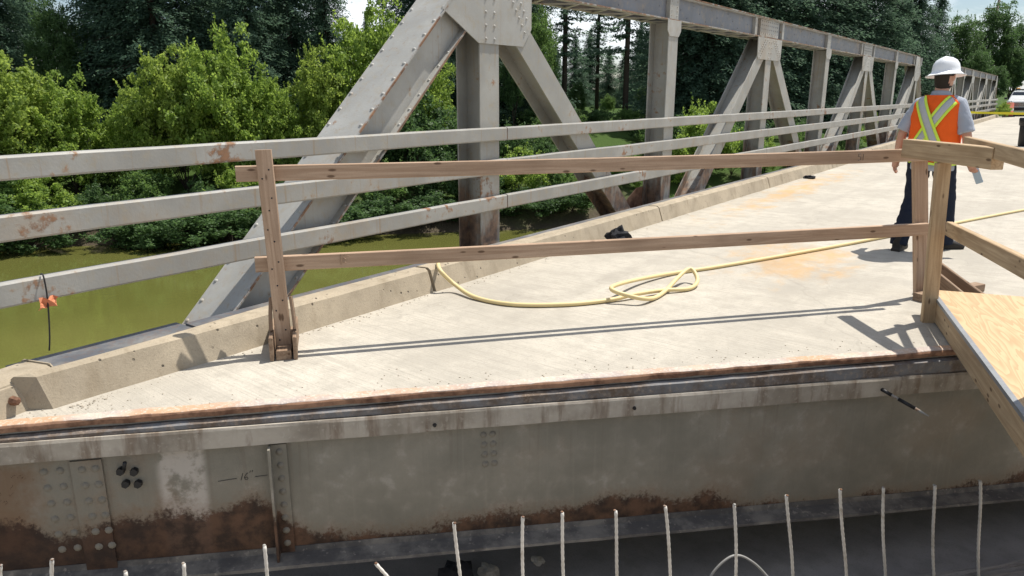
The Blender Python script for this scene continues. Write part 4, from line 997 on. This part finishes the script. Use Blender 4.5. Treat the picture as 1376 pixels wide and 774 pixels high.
def make_broadleaf(H, Wd, base, nc, per, leaf, cr_, mat, seed, lean=.0, flop=0.5):
    r = np.random.default_rng(seed); th = r.uniform(0, 2*np.pi, nc); cz = r.uniform(-.75, 1, nc); rr = np.sqrt(1-cz**2); rad = r.uniform(.3, 1, nc)**.6*r.uniform(.85, 1.14, nc)
    lobe = 1+.22*np.sin(3*th+seed)+.15*np.sin(5*th+cz*4+seed*2)
    C = np.stack([rr*np.cos(th)*rad*lobe*Wd/2, rr*np.sin(th)*rad*lobe*Wd/2, base+(H-base)*(.5+.5*cz*rad*(1+.1*np.sin(4*th)))], 1)
    out = unit(C-np.array([0, 0, base+(H-base)*.4])); cs = cr_*r.uniform(.6, 1.35, nc)
    n = nc*per; ci = np.repeat(np.arange(nc), per); dr = unit(r.normal(size=(n, 3))+out[ci]*.5+np.array([0, 0, .35]))
    P = C[ci]+dr*(cs[ci]*r.uniform(.45, 1.12, n))[:, None]*np.array([1, 1, .8])
    # leafy shoots standing out of the crown
    ns = nc//2; si = r.integers(0, nc, ns); k = 16; base_p = np.repeat(C[si]+out[si]*cs[si][:, None]*.8, k, 0); sd = np.repeat(unit(out[si]+np.array([0, 0, .9])+r.normal(size=(ns, 3))*.25), k, 0)
    P2 = base_p+sd*np.tile(np.linspace(0, 1.3, k), ns)[:, None]*cr_*.95+r.normal(size=(ns*k, 3))*.06
    P = np.concatenate([P, P2]); n = len(P); N = unit(r.normal(size=(n, 3))*.8+np.array([0, 0, .7])); A = unit(np.cross(N, r.normal(size=(n, 3)))); B = np.cross(N, A)
    L = leaf*r.uniform(.6, 1.3, n)[:, None]; cm = quads(P, A*L*.5, B*L*.33, 'crown', mat)
    br = [([(0, 0, -.3), (.1*lean, 0, base*.6), (.25*lean, .05, base+(H-base)*.45)], [.03*H*.5, .022*H*.5, .008*H*.5])]
    for j in range(11):
        e = C[r.integers(0, nc)]; b0 = Vector((.1*lean, 0, max(.2, base*r.uniform(.4, 1)))); br.append(([b0, b0.lerp(Vector(e), .5)+Vector((0, 0, .15)), Vector(e)], [.011*H*.5, .007*H*.5, .003*H*.5]))
    return limbs_mesh('trunk', br), cm
def make_conifer(H, Rm, z0, lev, nb, dens, mat, seed, droop=.35, spray=.42, flat=False):
    r = np.random.default_rng(seed); P = []; A = []; B = []; br = [([(0, 0, -.4), (0, 0, H*.5), (0, 0, H)], [H*.014, H*.009, .02])]
    for i in range(lev):
        f = i/(lev-1); z = z0+(H-z0)*f**.92; R0 = Rm*((1-f)**.85)*(1 if not flat else .75+.25*math.sin(i*1.7))+.12
        for b in range(nb):
            if r.uniform() > dens: continue
            a = r.uniform(0, 2*np.pi); Rl = R0*r.uniform(.65, 1.12); d = np.array([math.cos(a), math.sin(a), 0]); m_ = max(3, int(Rl/.11))
            t_ = np.linspace(.12, 1, m_); dz = -droop*Rl*t_**1.4+.12*Rl*np.maximum(0, t_-.75)*2
            c = np.array([0, 0, z])+d*(Rl*t_)[:, None]; c[:, 2] += dz
            if i % 3 == 0 and b < 3: br.append(([Vector((0, 0, z)), Vector(c[m_//2]), Vector(c[-1])], [.035, .022, .008]))
            for s_ in range(3):
                q = c+r.normal(size=c.shape)*np.array([.13, .13, .08])*(.6+Rl*.25); sd = np.array([-d[1], d[0], 0])*r.choice([-1, 1], m_)[:, None]
                ax = unit(d*.7+sd*r.uniform(.2, 1, m_)[:, None]+np.array([0, 0, -.35])+r.normal(size=c.shape)*.25); P.append(q); A.append(ax*spray*.5*r.uniform(.6, 1.2, m_)[:, None])
                up2 = unit(np.array([0, 0, 1])+r.normal(size=c.shape)*.5); bb = unit(np.cross(ax, up2)); B.append(bb*spray*.17*r.uniform(.7, 1.3, m_)[:, None])
    return limbs_mesh('trunk', br), quads(np.concatenate(P), np.concatenate(A), np.concatenate(B), 'crown', mat)
bush = [make_broadleaf(7, 6.8, .2, 360, 80, .20, .46, M['leaf_a'], 1), make_broadleaf(7, 6.0, .2, 340, 80, .20, .44, M['leaf_a2'], 2), make_broadleaf(7, 6.4, .2, 360, 80, .20, .46, M['leaf_a'], 3, .5)]
midt = [make_broadleaf(14, 8, 2.5, 260, 110, .24, .85, M['leaf_b'], 4), make_broadleaf(14, 7, 2.5, 240, 110, .24, .85, M['leaf_c'], 5, .6)]
shr = [make_broadleaf(2.6, 3.0, .1, 70, 110, .14, .36, M['leaf_b'], 6), make_broadleaf(2.6, 3.4, .1, 80, 110, .14, .36, M['leaf_a'], 7), make_broadleaf(2.6, 3.2, .05, 80, 110, .14, .38, M['leaf_c'], 8)]
con = [make_conifer(20, 5.0, 1.2, 66, 13, .85, M['needle'], 11, .38, .30), make_conifer(20, 4.4, .8, 70, 13, .85, M['needle'], 12, .5, .30), make_conifer(20, 3.4, 5.0, 38, 7, .7, M['needle'], 13, .1, .36, True)]
def site(px, d):
    q = ray(px, 200); q.z = 0; t_ = d/(ND.x*q.x+ND.y*q.y); return Vector((q.x*t_, q.y*t_, 0)), t_
def plant(kind, proto, H0, px, d, ytop, wf, label, cat, group, mate=None):
    if 'overhanging' in label: d -= .35; wf *= 1.45
    p, t_ = site(px, d); z = terr(p.x, p.y); q = ray(px, ytop); zt_ = EYE+q.z*math.hypot(p.x, p.y)/math.hypot(q.x, q.y)
    h = max(1.2, zt_-z); s_ = h/H0; sw = s_*wf
    W0 = T(p.x, p.y, z) @ RZ(random.uniform(0, 6.28)) @ Matrix.Diagonal((sw, sw, s_, 1))
    t = thing(kind, W0, label, cat, group); obj('trunk', proto[0], M['bark'], t); obj('crown', proto[1], None, t); return t
GB, GS, GC, GD = 'bright bushes on the far bank', 'low shrubs along the waterline', 'dark conifers behind the bank', 'leafy trees behind the bank'
LB2 = 'bright green leafy bush on the far bank, '
for i, (px, d, yt, wf, lb) in enumerate([(-70, 35, 84, .95, 'cut by the left picture edge'), (22, 34.3, 84, .85, 'above the left end of the top rail'), (96, 34.8, 112, .75, 'right flank of the leftmost mound'), (190, 34.8, 128, .62, 'low left side of the mound'),
    (246, 34.4, 74, .68, 'left peak of the mound behind the barrier'), (305, 34.6, 52, .66, 'tall peak behind the barrier post'), (362, 35.4, 108, .62, 'right side of the mound behind the barrier'), (440, 36, 74, .65, 'against the lower edge of the end post'), (505, 37, 14, .66, 'tallest one, behind the end post'), (562, 38, 46, .62, 'between the end post and the first vertical')]):
    plant('leafy_bush', bush[i % 3], 7, px, d, yt, wf, LB2+lb, 'bush', GB)
ORD = ['first', 'second', 'third', 'fourth', 'fifth', 'sixth', 'seventh', 'eighth', 'ninth', 'tenth', 'eleventh', 'twelfth', 'thirteenth', 'fourteenth', 'fifteenth', 'sixteenth', 'seventeenth', 'eighteenth', 'nineteenth', 'twentieth', 'twenty-first', 'twenty-second', 'twenty-third', 'twenty-fourth', 'twenty-fifth', 'twenty-sixth', 'twenty-seventh']
def wher(px):
    if px < 60: return 'at the left picture edge'
    if px < 260: return 'left of the barrier post'
    if px < 420: return 'behind the barrier post'
    if px < 610: return 'behind the end post'
    if px < 690: return 'at the first vertical post'
    if px < 880: return 'behind the first diagonal'
    if px < 1000: return 'beside the second vertical post'
    return 'behind the far truss half'
def shn(px, i): return ('%s from left at the bank foot' % ORD[i]) if i < 23 else ((['halfway up the bank, rightmost but one', 'halfway up the bank, rightmost', 'halfway up the bank, second from left', 'halfway up the bank, leftmost'][i-23]) if i < 27 else ORD[i-27]+' from left overhanging the water' if i < 38 else ('shaded under the bushes, '+ORD[i-38]+' of that row'))
for i, (px, d, yt, wf, k) in enumerate([(-30, 32.2, 225, 1.0, 0), (45, 31.9, 245, 1.0, 1), (120, 32.0, 255, .9, 2), (190, 32.2, 235, 1.0, 0), (260, 32.0, 250, .9, 2), (325, 32.4, 232, 1, 1), (395, 32.2, 240, 1, 2), (455, 32.6, 238, 1, 2), (520, 32.6, 225, 1, 0), (585, 33.0, 212, 1, 2),
    (640, 33, 205, 1, 2), (700, 33.2, 206, .9, 1), (748, 33.2, 220, .9, 0), (795, 33.4, 236, .9, 1), (835, 34.2, 205, .8, 0), (868, 33.8, 232, .9, 1), (915, 34.2, 190, .8, 1), (945, 35, 150, .7, 1), (985, 35, 176, .8, 0), (1030, 35.5, 190, .8, 1), (1080, 36, 178, .8, 0), (1130, 37, 168, .8, 2), (1180, 38, 160, .8, 1),
    (730, 36, 190, .8, 2), (880, 37, 176, .8, 0), (640, 36, 150, .8, 2), (560, 35, 140, .8, 2), (10, 31.0, 283, 1.1, 2), (180, 31.0, 288, 1.1, 2), (235, 31.0, 280, 1.1, 2), (300, 31.1, 285, 1.1, 2), (370, 31.2, 275, 1.1, 2), (440, 31.3, 272, 1.1, 2), (510, 31.5, 268, 1.1, 2), (580, 31.8, 262, 1.1, 2), (660, 32.0, 258, 1.1, 2), (720, 32.2, 255, 1.1, 2), (770, 32.4, 258, 1.1, 2), (-20, 36.6, 205, 1.3, 2), (60, 36.6, 200, 1.3, 0), (140, 36.8, 196, 1.3, 2), (215, 36.8, 200, 1.3, 2), (290, 37, 196, 1.3, 0), (375, 37, 192, 1.3, 2), (450, 37.2, 190, 1.3, 2), (530, 37.4, 184, 1.3, 2), (610, 37.6, 176, 1.3, 2), (690, 38, 172, 1.2, 2), (735, 40, 172, 1.2, 0), (905, 40, 160, 1.2, 2), (985, 40, 160, 1.2, 2), (1060, 41, 158, 1.2, 2), (865, 42, 168, 1.0, 2), (760, 44, 150, 1.3, 0), (800, 45, 148, 1.3, 2), (842, 45, 152, 1.3, 0), (880, 46, 146, 1.3, 2), (715, 44, 150, 1.3, 2)]):
    plant('shrub', shr[k], 2.6, px, d, yt, wf, ['mid green', 'bright green', 'dark green'][k]+(' shrub %s, %s' % (wher(px), shn(px, i))), 'shrub', GS)
CON = [(-120, 46, -200, 1.1, 0), (-40, 45, -160, 1.1, 1), (25, 46, -220, 1.0, 0), (165, 46, -230, 1.05, 1), (225, 45, -260, 1.1, 0), (285, 47, -200, 1.1, 1), (345, 45, -160, 1.0, 0), (400, 47, -210, 1.0, 1), (448, 46, -110, .9, 0), (522, 50, -40, .9, 2), (560, 47, -160, 1.1, 1),
    (600, 46, -200, 1.1, 0), (650, 47, -180, 1.1, 1), (690, 49, -200, 1.0, 0), (757, 47, -200, .9, 2), (838, 46, -230, .9, 2), (800, 52, -100, .9, 2), (918, 47, -210, 1.1, 0), (950, 46, -230, 1.1, 1), (985, 48, -190, 1.1, 0), (1025, 48, -200, 1.1, 1), (1065, 49, -190, 1.1, 0), (1105, 50, -160, 1.1, 1), (1142, 51, -140, 1.1, 0), (1178, 52, -110, 1.1, 1), (1210, 54, -75, 1.0, 0),
    (1238, 58, -40, .9, 1), (60, 54, -120, 1.2, 1), (195, 56, -150, 1.2, 0), (310, 57, -140, 1.2, 1), (380, 56, -150, 1.2, 0), (610, 57, -140, 1.2, 0), (500, 60, 20, 1.2, 1), (940, 58, -120, 1.2, 1), (1005, 58, -120, 1.2, 0), (1050, 60, -110, 1.2, 0), (1120, 60, -90, 1.2, 1), (718, 62, -10, 1.2, 0), (880, 58, -60, 1.1, 1), (770, 70, 45, 1.3, 0), (815, 74, 62, 1.3, 1), (855, 72, 30, 1.3, 0), (1190, 62, -60, 1.2, 0), (745, 80, 62, 1.5, 1), (790, 84, 40, 1.5, 0), (835, 86, 66, 1.5, 1), (868, 80, 60, 1.4, 0), (700, 76, 20, 1.4, 1), (440, 62, 0, 1.3, 1), (660, 64, -60, 1.3, 1)]
CON.sort()
for row in (0, 1, 2):
    sel = [c for c in CON if (2 if c[4] == 2 else int(c[1] > 53.5)) == row]
    for i, (px, d, yt, wf, k) in enumerate(sel):
        plant('conifer_tree', con[k], 20, px, d, yt, wf, ORD[i]+' from left of the '+['dark dense conifers in the front row behind the bushes', 'dark conifers in the back row behind the bank', 'tall open pines with bare trunks behind the truss'][row], 'tree', GC)
for i, (px, d, yt, wf, k) in enumerate([(95, 44, 6, .7, 1), (130, 47, 28, .7, 0), (722, 44, 15, .6, 0), (690, 43, 60, .6, 1), (1272, 62, 26, .9, 1), (1312, 64, 9, .9, 1), (1350, 66, 30, .9, 1), (1390, 70, 58, 1.0, 1), (1440, 75, 60, 1.1, 0), (1295, 58, 70, .9, 1), (1345, 62, 66, 1.0, 1), (1490, 80, 60, 1.2, 1), (775, 52, 112, .9, 1), (815, 54, 128, 1.0, 0), (860, 52, 116, .9, 1), (1325, 60, 90, 1.0, 1)]):
    plant('broadleaf_tree', midt[k], 14, px, d, yt, wf, ['mid green', 'dark green'][k]+' broadleaf tree '+(['at the upper left above the bushes, taller one', 'at the upper left above the bushes, lower one', 'between first diagonal and top chord', 'low behind the gusset plate', 'just right of the far truss end', 'tallest at the right below the sky', 'right of the utility pole', 'cut by the right picture edge', 'beyond the right picture edge', 'low behind the far truss', 'low behind the parked car', 'farthest beyond the right edge', 'low between the pine trunks, left', 'low between the pine trunks, middle', 'low between the pine trunks, right', 'low at the foot of the utility pole'][i]), 'tree', GD)
wd_ = thing('weed_clump', T(-3.5, 60.5, 0) @ Matrix.Diagonal((.25, .25, .35, 1)), 'small green weed clump at the far curb end', 'weeds'); obj('stem', shr[1][0], M['bark'], wd_); obj('leaves', shr[1][1], None, wd_)
